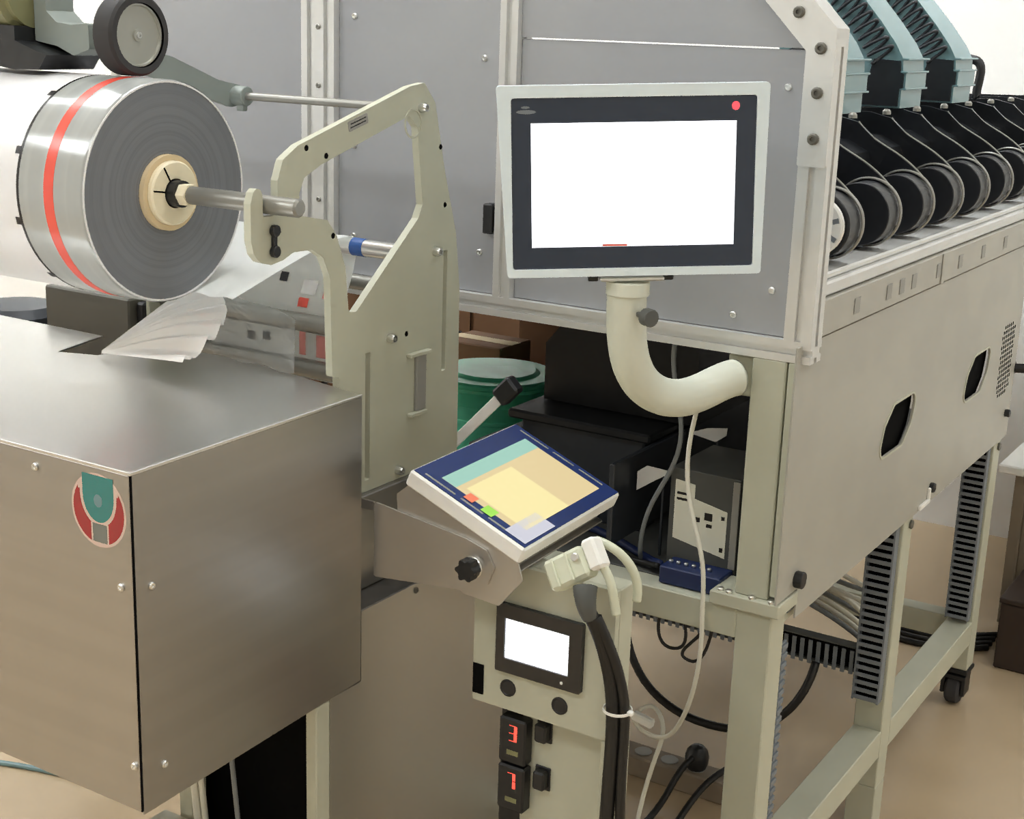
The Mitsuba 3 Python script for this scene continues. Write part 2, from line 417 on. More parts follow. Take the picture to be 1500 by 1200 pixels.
def duct_v(x, y, z0, z1, step=0.0165, label=None):
    d = add(M, 'cable_duct', cat(bx(x - .028, x + .028, y + .012, y + .015, z0, z1), bx(x - .028, x - .024, y - .012, y + .012, z0, z1, .0005), bx(x + .024, x + .028, y - .012, y + .012, z0, z1, .0005)), 'm_duct', label=label)
    add(d, 'lining', bx(x - .0235, x + .0235, y + .004, y + .0115, z0, z1, .0005), 'm_slot', label='dark inside of the duct')
    z = z0 + .008
    while z < z1 - .004:
        dup(d, 'finger', finger, T().translate([x, y - .012, z]))
        z += step


duct_v(-0.045, 0.674, 0.30, 0.69, label='grey slotted cable duct on the middle leg')
duct_v(-0.045, 1.369, 0.24, 0.69, label='grey slotted cable duct on the far leg')
# duct on the near leg faces the long side
d = add(M, 'cable_duct', cat(bx(-.068, -.016, .061, .064, .24, .652), bx(-.068, -.064, .064, .092, .24, .652, .0005), bx(-.020, -.016, .064, .092, .24, .652, .0005)), 'm_duct', label='grey slotted cable duct on the near leg')
add(d, 'lining', bx(-.0635, -.0205, .066, .086, .24, .652, .0005), 'm_slot')
tooth = mikit.ply(bx(-0.002, 0.002, -0.012, 0.012, -0.0045, 0.0045, 0.0006), 'm_duct')
for k in range(25):
    dup(d, 'finger', tooth, T().translate([-0.0145, 0.079, 0.248 + k * .0165]))
# horizontal duct in the open base
d = add(M, 'cable_duct', cat(bx(-0.62, -0.076, .715, .718, .345, .40), bx(-0.62, -0.076, .69, .715, .396, .40, .0005), bx(-0.62, -0.076, .69, .715, .345, .349, .0005)), 'm_dark_grey', label='dark slotted cable duct running across the base')
add(d, 'lining', bx(-0.62, -0.076, .698, .714, .350, .395, .0005), 'm_slot')
tv = mikit.ply(bx(-0.0045, 0.0045, -0.0015, 0.0015, -0.026, 0.026, 0.0006), 'm_duct')
for k in range(30):
    dup(d, 'finger', tv, T().translate([-0.61 + k * .018, .689, .366]))

# ------------------------------------------------------------------ feeders along the machine
body_prof = [(-0.005, 1.3), (-0.005, 1.335), (-0.02, 1.365), (-0.045, 1.388), (-0.075, 1.408), (-0.12, 1.432), (-0.155, 1.462), (-0.20, 1.472), (-0.62, 1.462), (-0.62, 1.262), (-0.07, 1.262), (-0.03, 1.272)]
arm_prof = Polygon(body_prof).buffer(-.006).buffer(.006)
inner = Polygon([(-0.125, 1.30), (-0.118, 1.33), (-0.115, 1.36), (-0.13, 1.41), (-0.17, 1.43), (-0.6, 1.44), (-0.6, 1.27), (-0.125, 1.27)])
pl_cheek = mikit.ply(ext(arm_prof, 'XZ', 0.045, 0.056), 'm_feeder', smooth=30)
pl_body = mikit.ply(ext(inner, 'XZ', -0.07, 0.045), 'm_feeder', smooth=30)
C0 = np.array([-0.056, 0, 1.3235])
pl_drum = mikit.ply(lathe(C0 + [0, 0.0445, 0], (0, -1, 0), [(0, 1e-5), (0, .054), (.05, .0535), (.0515, .052), (.0515, .012), (.056, .010), (.056, 1e-5)], 56), 'm_feeder_disc', smooth=30)
pl_rim = mikit.ply(lathe(C0 + [0, 0.0445, 0], (0, -1, 0), [(0, .0565), (0, .0600), (.005, .0600), (.007, .0585), (.007, .0565), (0, .0565)], 56), 'm_shaft', smooth=30)
edge = spline([(-0.012, 0, 1.355), (-0.045, 0, 1.3885), (-0.075, 0, 1.4085), (-0.12, 0, 1.4325), (-0.155, 0, 1.4625)], 24)
pl_edge = mikit.ply(tube(edge + [0, 0.05, 0.0], 0.0022, 24, 6, False), 'm_shaft', smooth=True)
pl_cap = mikit.ply(lathe((-0.15, 0.0, 1.471), (0, 0, 1), [(0, .008), (.006, .008), (.01, .005), (.01, 1e-5)], 16), 'm_shaft', smooth=30)
FY = [0.18 + k * 0.193 for k in range(11)]
names = ['first', 'second', 'third', 'fourth', 'fifth', 'sixth', 'seventh', 'eighth', 'ninth', 'tenth', 'eleventh']
for k, fy in enumerate(FY):
    lab = f'black feeder with a round silver-rimmed drum, {names[k]} from the end plate'
    if k == 0:
        lab = 'black feeder nearest the end plate, with a white reel on its drum'
    t = thing('card_feeder', lab, 'feeder', 'black feeders along the machine')
    tr = T().translate([0, fy, 0])
    for nm, pl in (('cheek', pl_cheek), ('body', pl_body), ('drum', pl_drum), ('rim', pl_rim), ('edge_trim', pl_edge), ('cap', pl_cap)):
        dup(t, nm, pl, tr)
    if k == 0:
        add(t, 'reel', lathe(C0 + [0, fy - .012, 0], (0, -1, 0), [(0, 1e-5), (0, .047), (.008, .047), (.010, .044), (.010, .018), (.007, .016), (.007, 1e-5)], 48), 'm_white', label='white and pale green reel face')
        for a in np.arange(8) * PI / 4 + .3:
            Rr = basis((math.cos(a), 0, math.sin(a)), (0, -1, 0))
            add(t, 'reel_slot', move(bx(.031, .042, -.004, .004, -.0004, .0005, .0002), Rr, C0 + [0, fy - .0221, 0]), 'm_duct')
        add(t, 'reel_hub', lathe(C0 + [0, fy - .0195, 0], (0, -1, 0), [(0, 1e-5), (0, .0115), (.006, .0115), (.007, .009), (.007, 1e-5)], 24), 'm_bin')

# hoppers: curved translucent magazines with coil springs
hop_out = [(-0.195, 1.473), (-0.195, 1.51), (-0.188, 1.512), (-0.188, 1.545), (-0.195, 1.547), (-0.197, 1.572), (-0.215, 1.602), (-0.25, 1.645), (-0.30, 1.70), (-0.37, 1.76), (-0.46, 1.81)]
hop_in = [(-0.50, 1.76), (-0.43, 1.715), (-0.37, 1.66), (-0.33, 1.61), (-0.30, 1.565), (-0.29, 1.53), (-0.285, 1.473)]
hop_poly = Polygon(hop_out + hop_in)
hy = [0.60, 0.98, 1.365]
hlab = ['teal plastic curved hopper right behind the end plate post', 'teal plastic curved hopper in the middle of three', 'teal plastic curved hopper farthest from the end plate']
for k, y in enumerate(hy):
    t = thing('hopper', hlab[k], 'hopper', 'teal hoppers above the feeders')
    add(t, 'shell', ext(hop_poly, 'XZ', y, y + .14), 'm_teal', 20)
    add(t, 'side_plate', ext(Polygon(hop_out[:6] + [(-0.26, 1.575), (-0.285, 1.473)]).buffer(-.004), 'XZ', y - .006, y - .0005), 'm_feeder', False, 'dark side plate')
    for z in (1.512, 1.546, 1.572):
        add(t, 'band', bx(-0.2, -0.184, y - .004, y + .144, z - .002, z + .002, .0008), 'm_teal', label='pale band across the hopper')
    th = np.linspace(0, 12 * 2 * PI, 260)
    path = spline([(-0.235, 0, 1.575), (-0.27, 0, 1.625), (-0.325, 0, 1.685), (-0.40, 0, 1.745)], 260)
    dirs = np.gradient(path, axis=0)
    dirs /= np.linalg.norm(dirs, axis=1, keepdims=True)
    nrm = np.stack([-dirs[:, 2], dirs[:, 1], dirs[:, 0]], 1)
    helix = path + 0.026 * np.cos(th)[:, None] * nrm + np.array([0, 1, 0]) * (0.012 * np.sin(th)[:, None] + y - .014)
    add(t, 'coil', tube(helix, 0.0035, 260, 6, False), 'm_dark_steel', True, 'dark coil along the hopper side')
t = thing('tube_handle', 'black bent tube handle beyond the third teal hopper', 'handle')
add(t, 'grip', tube([(-0.30, 1.73, 1.475), (-0.30, 1.73, 1.535), (-0.292, 1.73, 1.56), (-0.265, 1.73, 1.568), (-0.24, 1.73, 1.56), (-0.233, 1.73, 1.535), (-0.233, 1.73, 1.475)], 0.011, 60, 12), 'm_black', True)
add(t, 'strut', tube([(-0.35, 1.73, 1.66), (-0.33, 1.73, 1.60), (-0.302, 1.73, 1.55)], 0.010, 30, 12), 'm_black', True)
t = thing('tube_handle', 'black bent tube beside the first teal hopper and the end plate post', 'handle')
add(t, 'grip', tube([(-0.30, 0.56, 1.475), (-0.298, 0.56, 1.55), (-0.27, 0.56, 1.58), (-0.235, 0.56, 1.572), (-0.222, 0.56, 1.545), (-0.22, 0.56, 1.475)], 0.011, 60, 12), 'm_black', True)

# ------------------------------------------------------------------ big operator terminal on its hose arm
t = thing('operator_terminal', 'large touch screen terminal with glowing white screen on a bent cream pipe', 'touch screen')
RH = basis((0.823, 0.568, 0.046), (0.568, -0.823, 0.0))
CH = np.array([-0.169, -0.25, 1.409])


def H(m):
    return move(m, RH, CH)


hs = Polygon([(-0.186, 0.135), (0.184, 0.135), (0.178, -0.125), (-0.174, -0.125)]).buffer(-.005).buffer(.005)
add(t, 'housing', H(ext(hs.difference(rrect(-.1665, .1665, -.1135, .1185, .004)), 'XY', -0.01, 0.006)), 'm_white_cool', False, 'white metal housing frame')
add(t, 'back_shell', H(bx(-0.170, 0.170, -0.122, 0.13, -0.06, -0.0105, 0.006)), 'm_white_cool')
bz = add(t, 'bezel', H(ext(rrect(-.1662, .1662, -.1132, .1182, .004).difference(sbox(-.14, -.084, .14, .085)), 'XY', -0.0095, 0.003)), 'm_bezel', False, 'dark blue-black bezel')
add(t, 'screen', H(trimesh.Trimesh([[-.14, -.084, .001], [.14, -.084, .001], [.14, .085, .001], [-.14, .085, .001]], [[0, 1, 2], [0, 2, 3]], process=False)), 'm_screen', False, 'glowing white screen', emit=glow((250, 252, 255), 1.3))
add(t, 'screen_mark', H(bx(-.042, -.008, -.0835, -.081, .0012, .0016, 0)), 'm_red', False, 'thin red mark at the lower edge of the screen')
lg = ext(Point(0, 0).buffer(1).simplify(.01), 'XY', 0, .0005)
add(bz, 'logo', H(move(lg, np.diag([.0135, .0028, 1]), (-.146, .1, .003))), 'm_duct', False, 'small pale oval maker mark')
add(bz, 'logo', H(move(lg, np.diag([.006, .0018, 1]), (-.147, .106, .003))), 'm_duct', False)
add(bz, 'power_light', H(move(lg, np.diag([.0055, .006, 1]), (.138, .1045, .003))), 'm_red', False, 'small red light', emit=glow((255, 60, 90), 0.9))
# mount and hose
add(t, 'mount_plate', H(bx(-0.045, 0.045, -0.134, -0.1275, -0.05, 0.0, 0.002)), 'm_steel_bright', label='small steel mount plate under the screen')
for sx in (-1, 1):
    add(t, 'clamp_screw', H(cyl((.046 * sx, -.131, -.02), (.060 * sx, -.131, -.02), .005)), 'm_black')
hp = [(-0.181, -0.228, 1.270), (-0.183, -0.222, 1.215), (-0.182, -0.205, 1.155), (-0.172, -0.165, 1.105), (-0.150, -0.12, 1.084), (-0.128, -0.075, 1.087), (-0.108, -0.035, 1.100), (-0.096, -0.012, 1.104)]
add(t, 'pipe', tube(hp, 0.0285, 70, 28), 'm_hose', True, 'thick bent cream pipe')
add(t, 'pipe_collar', cat(cyl((-0.18, -0.228, 1.252), (-0.18, -0.228, 1.272), 0.031)), 'm_hose')
add(t, 'pipe_flange', bx(-0.122, -0.0775, 0.012, 0.05, 1.07, 1.134, 0.003), 'm_cream', label='square bracket holding the pipe on the post')
kn = add(t, 'knob', cat(cyl((-0.158, -0.236, 1.228), (-0.136, -0.247, 1.228), 0.004), cyl((-0.142, -0.244, 1.228), (-0.128, -0.2515, 1.228), 0.0125)), 'm_dark_grey', label='dark clamp knob on the pipe')

# ------------------------------------------------------------------ film unwinder
U = thing('film_unwinder', 'cream steel side frame with cut-out carrying the film rollers', 'machine frame')
outer = Polygon([(-0.225, 1.527), (-0.262, 1.522), (-0.515, 1.449), (-0.545, 1.432), (-0.556, 1.405), (-0.5565, 1.3594), (-0.5855, 1.3594), (-0.5855, 1.388), (-0.590, 1.396), (-0.597, 1.398), (-0.604, 1.393), (-0.609, 1.378), (-0.609, 1.33), (-0.604, 1.312),
                 (-0.592, 1.30), (-0.57, 1.294), (-0.545, 1.298), (-0.525, 1.306), (-0.485, 1.305), (-0.462, 1.292), (-0.447, 1.262), (-0.441, 1.115), (-0.426, 1.112), (-0.426, 0.92), (-0.115, 0.92), (-0.119, 1.205), (-0.133, 1.294), (-0.167, 1.393), (-0.196, 1.497)])
cut = Polygon([(-0.262, 1.48), (-0.468, 1.42), (-0.502, 1.405), (-0.512, 1.385), (-0.512, 1.355), (-0.452, 1.343), (-0.432, 1.32), (-0.412, 1.272), (-0.404, 1.205), (-0.387, 1.203), (-0.236, 1.325), (-0.225, 1.345), (-0.241, 1.462)])
cut = cut.buffer(-.006).buffer(.006)
plate = outer.buffer(.004).buffer(-.008).buffer(.004).difference(cut)
slit = sbox(-0.164, 1.075, -0.157, 1.266).buffer(.002)
slit2 = sbox(-0.362, 0.94, -0.354, 1.135).buffer(.002)
plate = plate.difference(slit).difference(slit2)
sd = add(U, 'side_plate', ext(plate, 'YZ', -0.552, -0.54), 'm_cream', False, 'thick cream side plate with hook and triangular cut-out')
for by, bzz in ((-0.233, 1.491), (-0.19, 1.27), (-0.306, 1.151), (-0.281, 0.935)):
    add(sd, 'bolt', cat(bolt((-0.54, by, bzz), (1, 0, 0), 0.0075, 0.012)), 'm_steel_bright', label='bright screw head')
for by, bzz in ((-0.455, 1.432), (-0.18, 1.43), (-0.165, 1.34), (-0.44, 1.32), (-0.497, 1.445), (-0.262, 1.15)):
    add(sd, 'hole', lathe((-0.5398, by, bzz), (1, 0, 0), [(0, .0042), (.0006, .0036), (.0006, 1e-5)], 12), 'm_slot', False)
add(U, 'pedestal', bx(-0.565, -0.53, -0.425, -0.118, 0.7685, 0.9195, .002), 'm_steel', label='steel block under the side plate')
add(sd, 'round_boss', ext(Point(-0.253, 1.468).buffer(.022).difference(Point(-0.253, 1.468).buffer(.019)), 'YZ', -0.54, -0.5385), 'm_cream', 30)
lb = add(sd, 'label_plate', ext(rounded([(-0.408, 1.476), (-0.405, 1.462), (-0.362, 1.4735), (-0.365, 1.4875)], .002), 'YZ', -0.54, -0.539), 'm_labelgrey', False, 'tiny grey label with dark lines')
for dz in (0.0, 0.005):
    add(lb, 'printed_line', ext([(-0.403, 1.4685 + dz), (-0.403, 1.467 + dz), (-0.368, 1.476 + dz), (-0.368, 1.4775 + dz)], 'YZ', -0.539, -0.5387), 'm_ink', False)
add(sd, 'bracket_rib', bx(-0.54, -0.530, -0.258, -0.215, 1.016, 1.022, .001), 'm_cream')
add(sd, 'bracket_rib', bx(-0.54, -0.530, -0.262, -0.205, 1.112, 1.118, .001), 'm_cream')
add(sd, 'guide_strip', bx(-0.54, -0.534, -0.24, -0.215, 1.0225, 1.1115, .001), 'm_labelgrey')
add(sd, 'latch_spring', cat(cyl((-0.54, -0.566, 1.312), (-0.532, -0.566, 1.312), .008), cyl((-0.54, -0.566, 1.340), (-0.532, -0.566, 1.340), .008), bx(-0.54, -0.535, -0.570, -0.562, 1.312, 1.340, .001)), 'm_black', label='small black shaft latch')
far = outer.buffer(.004).buffer(-.004).difference(cut)
add(U, 'side_plate', ext(far, 'YZ', -1.922, -1.91), 'm_cream', False)
add(U, 'support_plate', bx(-1.025, -1.016, -0.335, -0.185, 1.0, 1.30, .001), 'm_cream')


def roller(y, z, r, m='m_shaft', x0=-1.0155, x1=-0.5525):
    return add(U, 'roller', cyl((x0, y, z), (x1, y, z), r, 28), m, label='grey metal guide roller')


r1 = roller(-0.25, 1.272, 0.0135, 'm_steel_bright')
add(r1, 'sticker', ring((-0.652, -0.25, 1.272), (-0.628, -0.25, 1.272), 0.0136, 0.0141), 'm_blue', label='blue sticker')
roller(-0.20, 1.205, 0.0125)
roller(-0.30, 1.150, 0.0145)
roller(-0.30, 1.077, 0.0145)
add(U, 'tie_rod', cyl((-1.9095, -0.20, 1.4865), (-0.5525, -0.20, 1.4865), 0.0065), 'm_shaft', label='thin grey rod across the top')
# swing arm from the rod to the pressing wheel
arm = Polygon([(-0.185, 1.472), (-0.19, 1.503), (-0.24, 1.512), (-0.34, 1.548), (-0.44, 1.574), (-0.512, 1.584), (-0.512, 1.560), (-0.46, 1.540), (-0.36, 1.512), (-0.26, 1.482), (-0.21, 1.468)]).buffer(-.003).buffer(.003)
add(U, 'swing_arm', ext(arm, 'YZ', -0.952, -0.94), 'm_grey_cast', 30, 'grey curved swing arm')
add(U, 'arm_clamp', cat(cyl((-0.955, -0.2, 1.4865), (-0.915, -0.2, 1.4865), 0.016), bx(-0.935, -0.92, -0.206, -0.194, 1.462, 1.475)), 'm_grey_cast')

# film roll
XF = -0.728
RC = np.array([0, -0.571, 1.3745])
RR = 0.1535
F = thing('film_roll', 'big roll of packaging film with a red stripe and printed white middle', 'film roll')


def at(x):
    return RC + [x, 0, 0]


add(F, 'roll_face', lathe(at(XF - .004), (1, 0, 0), [(0, .053), (.004, .053), (.004, RR - .0025)], 96), 'm_roll_face', False, 'flat grey wound end of the roll')
add(F, 'edge_ring', ring(at(XF), at(XF + .0012), RR - .0045, RR - .0022, 96), 'm_filmwhite', label='pale outer edge of the wound end')
add(F, 'clear_strip', lathe(at(XF - .0005), (-1, 0, 0), [(-.0005, RR - .0025), (.002, RR), (.126, RR)], 128), 'm_film_strip', True, 'shiny clear edge strip of the film')
add(F, 'white_strip', lathe(at(XF - .1265), (-1, 0, 0), [(0, RR), (.78, RR), (.78, .04)], 128), 'm_filmwhite', 30, 'printed white part of the film')
add(F, 'red_stripe', lathe(at(-0.781), (-1, 0, 0), [(0, RR + .0003), (.019, RR + .0003)], 128), 'm_red', True, 'red stripe round the roll')
add(F, 'black_line', lathe(at(-0.849), (-1, 0, 0), [(0, RR + .0003), (.0045, RR + .0003)], 128), 'm_ink', True, 'black printed line with square marks')
for k in range(10):
    a = k * 2 * PI / 10 + .25
    pts = []
    for dx in (0, .010):
        for da in (-.034, .034):
            pts.append([-0.8525 - dx, RC[1] + (RR + .0006) * math.cos(a + da), RC[2] + (RR + .0006) * math.sin(a + da)])
    add(F, 'square_mark', trimesh.Trimesh(pts, [[0, 1, 3], [0, 3, 2]], process=False), 'm_ink', False)
for dx, a, s, m in ((.10, 2.36, .004, 'm_ink'), (.09, 2.75, .004, 'm_pinkprint'), (.07, 2.72, .010, 'm_pinkprint'), (.12, 2.1, .005, 'm_ink'), (.06, 3.5, .004, 'm_pinkprint')):
    pts = [[-0.87 - dx - e * s, RC[1] + (RR + .0006) * math.cos(a + d * s / RR), RC[2] + (RR + .0006) * math.sin(a + d * s / RR)] for e in (0, 1) for d in (-.4, .4)]
    add(F, 'print_speck', trimesh.Trimesh(pts, [[0, 1, 3], [0, 3, 2]], process=False), m, False)
add(F, 'paper_core', ring(at(XF - .55), at(XF + .008), .045, .0525, 64), 'm_core', label='tan cardboard core')
ck = add(F, 'chuck', lathe(at(XF - .05), (1, 0, 0), [(0, .0445), (.064, .0445), (.0665, .042), (.0665, .0205), (.05, .0195)], 64), 'm_chuck', label='cream plastic chuck in the core')
for a in (2.1, 3.0):
    p = at(XF + .0166) + np.array([0, .031 * math.cos(a), .031 * math.sin(a)])
    R = basis((0, math.cos(a), math.sin(a)), (1, 0, 0))
    add(ck, 'slit', move(bx(-.011, .011, -.0011, .0011, -.0004, .0006, 0), R, p), 'm_slot', False)
S = thing('film_shaft', 'grey steel shaft through the film roll, resting in the hook', 'shaft')
add(S, 'rod', cyl(at(-1.905), at(-0.488), 0.0125, 32, .003), 'm_shaft')
add(S, 'collar', ring(at(XF - .02), at(XF + .030), .0128, .0185, 40), 'm_black', label='dark collar inside the chuck')
add(S, 'nut', ring(at(XF + .0302), at(XF + .046), .0128, .016, 6), 'm_chuck')
labels[S]['label'] = 'grey steel shaft sticking out of the film roll into the hook'

# pressing wheel and its motor
WC = np.array([-0.785, -0.556, 1.5842])
G = thing('gear_motor', 'olive motor on a grey bracket driving a black rubber wheel on the film roll', 'motor')
GS = np.array([-0.021, 0.044, -0.0075])
brp = Polygon([(-0.95, 1.66), (-0.925, 1.66), (-0.925, 1.62), (-0.905, 1.605), (-0.875, 1.602), (-0.84, 1.605), (-0.84, 1.57), (-0.872, 1.560), (-0.905, 1.572), (-0.95, 1.578)]).buffer(-.003).buffer(.003)
add(G, 'bracket', ext(brp, 'XZ', -0.625, -0.575).apply_translation(GS), 'm_grey_cast', 30, 'grey cast bracket')
add(G, 'motor_body', lathe((-1.20, -0.62, 1.645), (1, 0, 0), [(0, 1e-5), (0, .052), (.004, .056), (.20, .056), (.204, .052), (.215, .058), (.235, .058), (.24, .05), (.2495, .05), (.2495, 1e-5)], 48).apply_translation(GS), 'm_motor', 30, 'round olive motor body')
add(G, 'gearbox', ext(Polygon([(-1.2, 1.605), (-0.952, 1.598), (-0.952, 1.578), (-0.93, 1.571), (-0.888, 1.560), (-0.905, 1.5395), (-0.96, 1.538), (-1.03, 1.546), (-1.2, 1.565)]), 'XZ', -0.66, -0.56).apply_translation(GS), 'm_black', False, 'black gearbox underneath')

W = add(G, 'wheel', lathe(WC + [-.016, 0, 0], (1, 0, 0), [(-.022, .043), (-.022, .0515), (-.018, .0555), (.012, .0555), (.016, .052), (.016, .0435)], 64), 'm_rubber', 30, 'black rubber wheel pressing on the film roll')
add(W, 'hub', lathe(WC + [-.016, 0, 0], (1, 0, 0), [(-.02, 1e-5), (-.02, .043), (.013, .0425), (.013, .040), (.0095, .039), (.0095, .009), (.0125, .0085), (.0125, .003), (.008, .003), (.008, 1e-5)], 64), 'm_hub', 30, 'grey metal hub')
add(W, 'hub_screw', lathe(WC + [-.006, 0, 0], (1, 0, 0), [(0, 1e-5), (0, .0055), (.004, .0045), (.004, .0022), (.001, .002), (.001, 1e-5)], 20), 'm_steel_bright')
add(G, 'axle', cyl(WC + [-.11, 0, 0], WC + [-.0365, 0, 0], .009), 'm_shaft')

# film web over the rollers
def sheet(fn, nu, nv):
    u, v = np.meshgrid(np.linspace(0, 1, nu), np.linspace(0, 1, nv), indexing='ij')
    P = fn(u, v).reshape(-1, 3)
    i, j = np.meshgrid(np.arange(nu - 1), np.arange(nv - 1), indexing='ij')
    a = (i * nv + j).ravel()
    f = np.vstack([np.stack([a, a + nv, a + nv + 1], 1), np.stack([a, a + nv + 1, a + 1], 1)])
    return trimesh.Trimesh(P, f, process=False)


WEB = spline([(-0.523, 1.226), (-0.45, 1.2465), (-0.38, 1.266), (-0.30, 1.2845), (-0.262, 1.2885), (-0.240, 1.281), (-0.2405, 1.258), (-0.258, 1.21), (-0.2815, 1.15), (-0.2835, 1.11), (-0.2835, 1.077), (-0.284, 1.055)], 200)


def web_point(u, s):
    """u: across (0 = right edge), s: along the path from the roll over the two rollers"""
    path = WEB
    y = np.interp(s, np.linspace(0, 1, 200), path[:, 0])
    z = np.interp(s, np.linspace(0, 1, 200), path[:, 1])
    x = -0.655 - 0.34 * u
    return np.stack([x, y, z], -1)


FW = thing('film_web', 'whitish film running down from the roll over the guide rollers', 'film')
add(FW, 'sheet', sheet(lambda u, v: web_point(u, v) + np.stack([0 * u, 0 * u, .0015 * np.sin(u * 40) * (1 - v)], -1), 60, 60), 'm_web', True)


def on_web(x0, x1, z0, z1):
    """a patch of the web between two x positions and two heights"""
    ss = [np.interp(-z, -WEB[110:, 1], np.linspace(0, 1, 200)[110:]) for z in (z1, z0)]
    return sheet(lambda u, v: web_point((-0.655 - (x0 + (x1 - x0) * u)) / .34, ss[0] + (ss[1] - ss[0]) * v) + [0, -0.0012, 0.0008], 2, 8)


for x0, z0 in ((-0.795, 1.202), (-0.845, 1.102), (-0.812, 1.106)):
    add(FW, 'square_mark', on_web(x0, x0 + .016, z0, z0 + .014), 'm_ink', True, 'black square print mark')
for x0, x1, z0, z1, m in ((-.700, -.670, 1.185, 1.22, 'm_pinkprint'), (-.745, -.725, 1.168, 1.182, 'm_red'), (-.70, -.672, 1.092, 1.128, 'm_pinkprint'), (-.745, -.715, 1.188, 1.21, 'm_filmwhite'), (-.735, -.722, 1.092, 1.130, 'm_pinkprint')):
    add(FW, 'printed_patch', on_web(x0, x1, z0, z1), m, True, 'pale print')

# crumpled clear film lying on the cover
def crumple(u, v):
    """u from the left tip to the right, v across the folds"""
    A = np.array([-0.938, -0.512, 1.106])
    D, Mi, E = np.array([-0.850, -0.405, 1.190]), np.array([-0.720, -0.385, 1.185]), np.array([-0.735, -0.547, 1.106])
    u2, v2 = u[..., None], v[..., None]
    R = D * (1 - v2) ** 2 + Mi * 2 * v2 * (1 - v2) + E * v2 ** 2
    P = A + np.array([0.012, -0.012, 0]) * v2 * (1 - u2) + (R - A) * u2 ** .9
    fold_ = np.abs(((v * 6 + .12 * u) % 1) - .5) * 2
    fold2 = np.abs(((v * 13 - .1 * u + .3) % 1) - .5) * 2
    P[..., 2] += (.1 + u) * (.020 * fold_ + .006 * fold2) + .014 * np.sin(PI * u) * np.sin(PI * v)
    P[..., 0] += .004 * np.sin(v * 40) * u
    P[..., 2] = np.maximum(P[..., 2], 1.1035)
    return P


CF = thing('crumpled_film', 'crumpled shiny clear film draped onto the steel cover', 'film')
add(CF, 'sheet', sheet(crumple, 60, 160), 'm_film_clear', 35)


def fold(u, v):
    A, B = np.array([-0.80, -0.412, 1.1055]), np.array([-0.62, -0.432, 1.1055])
    C, D = np.array([-0.70, -0.335, 1.165]), np.array([-0.87, -0.385, 1.212])
    u2, v2 = u[..., None], v[..., None]
    P = (A * (1 - u2) + B * u2) * (1 - v2) + (D * (1 - u2) + C * u2) * v2
    P[..., 2] += .002 * np.sin(u * 13 + v * 4) + .008 * np.sin(PI * v) * np.sin(PI * u)
    P[..., 2] = np.maximum(P[..., 2], 1.1035)
    return P


add(CF, 'fold', sheet(fold, 50, 40), 'm_haze', True, 'hazy film fold behind')

# ------------------------------------------------------------------ stainless cover (near box)
B = thing('steel_cover', 'brushed stainless steel box cover with round red and teal sticker', 'metal cover')
top = Polygon([(-1.45, -0.905), (-0.462, -0.905), (-0.479, -0.45), (-0.74, -0.395), (-0.925, -0.40), (-0.945, -0.515), (-1.009, -0.537), (-1.044, -0.414), (-1.45, -0.41)])
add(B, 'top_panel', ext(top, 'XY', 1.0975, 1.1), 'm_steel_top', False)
add(B, 'bright_edge', ext([(-0.4645, -0.9055), (-0.4612, -0.9055), (-0.4782, -0.4495), (-0.4815, -0.4495)], 'XY', 1.1001, 1.1012), 'm_aluminium', False, 'bright folded edge')
add(B, 'bright_edge', bx(-1.45, -0.465, -0.9055, -0.9025, 1.1001, 1.1012, .0003), 'm_aluminium')
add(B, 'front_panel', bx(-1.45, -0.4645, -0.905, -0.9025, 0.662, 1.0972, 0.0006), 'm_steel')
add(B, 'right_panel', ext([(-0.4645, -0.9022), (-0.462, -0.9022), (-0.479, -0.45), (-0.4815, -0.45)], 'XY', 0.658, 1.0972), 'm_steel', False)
add(B, 'corner_seam', bx(-0.4648, -0.4632, -0.9042, -0.9024, 0.662, 1.097, 0), 'm_slot', False)
add(B, 'bottom_panel', bx(-1.45, -0.485, -0.9022, -0.45, 0.668, 0.672, 0.0006), 'm_steel')
for c, ax in (((-0.624, -0.905, 1.078), (0, -1, 0)), ((-0.483, -0.905, 0.955), (0, -1, 0)), ((-0.472, -0.905, 0.723), (0, -1, 0)), ((-0.4632, -0.877, 0.953), (1, 0, 0)), ((-0.4636, -0.865, 0.711), (1, 0, 0))):
    add(B, 'screw', bolt(c, ax, 0.0052, 0.0035), 'm_steel_bright', label='bright screw head')


def XZflat(poly, y, d=.0003):
    return ext(poly, 'XZ', y - d, y)


ell = lambda cx, cz, rx, rz: Polygon([(cx + rx * math.cos(a), cz + rz * math.sin(a)) for a in np.linspace(0, 2 * PI, 60, endpoint=False)])
EC = (-0.5165, 1.0445)
disc = ell(*EC, .0425, .0425)
stk = add(B, 'sticker', XZflat(disc.buffer(.0035), -0.905), 'm_pale_ink', False, 'round red and teal emblem sticker')
shield = Polygon([(EC[0] - .026, EC[1] + .043), (EC[0] + .026, EC[1] + .043), (EC[0] + .026, EC[1] + .018)] + [(EC[0] + .026 * math.cos(a), EC[1] + .018 + .033 * math.sin(a)) for a in np.linspace(0, -PI, 24)])
foot = sbox(EC[0] - .011, EC[1] - .040, EC[0] + .013, EC[1] - .017)
redf = disc.difference(shield.buffer(.005)).difference(foot.buffer(.003)).difference(sbox(EC[0] - .034, EC[1] + .022, EC[0] + .034, 2))
for g in getattr(redf, 'geoms', [redf]):
    if g.area > 1e-5:
        add(stk, 'red_field', XZflat(g, -0.9053), 'm_maroon_ink', False)
add(stk, 'teal_shield', XZflat(shield, -0.9053), 'm_teal_ink', False)
add(stk, 'grey_block', XZflat(foot, -0.9053), 'm_grey_ink', False)
add(stk, 'shield_dot', XZflat(ell(EC[0], EC[1] + .012, .007, .008), -0.9056), 'm_teal', False)

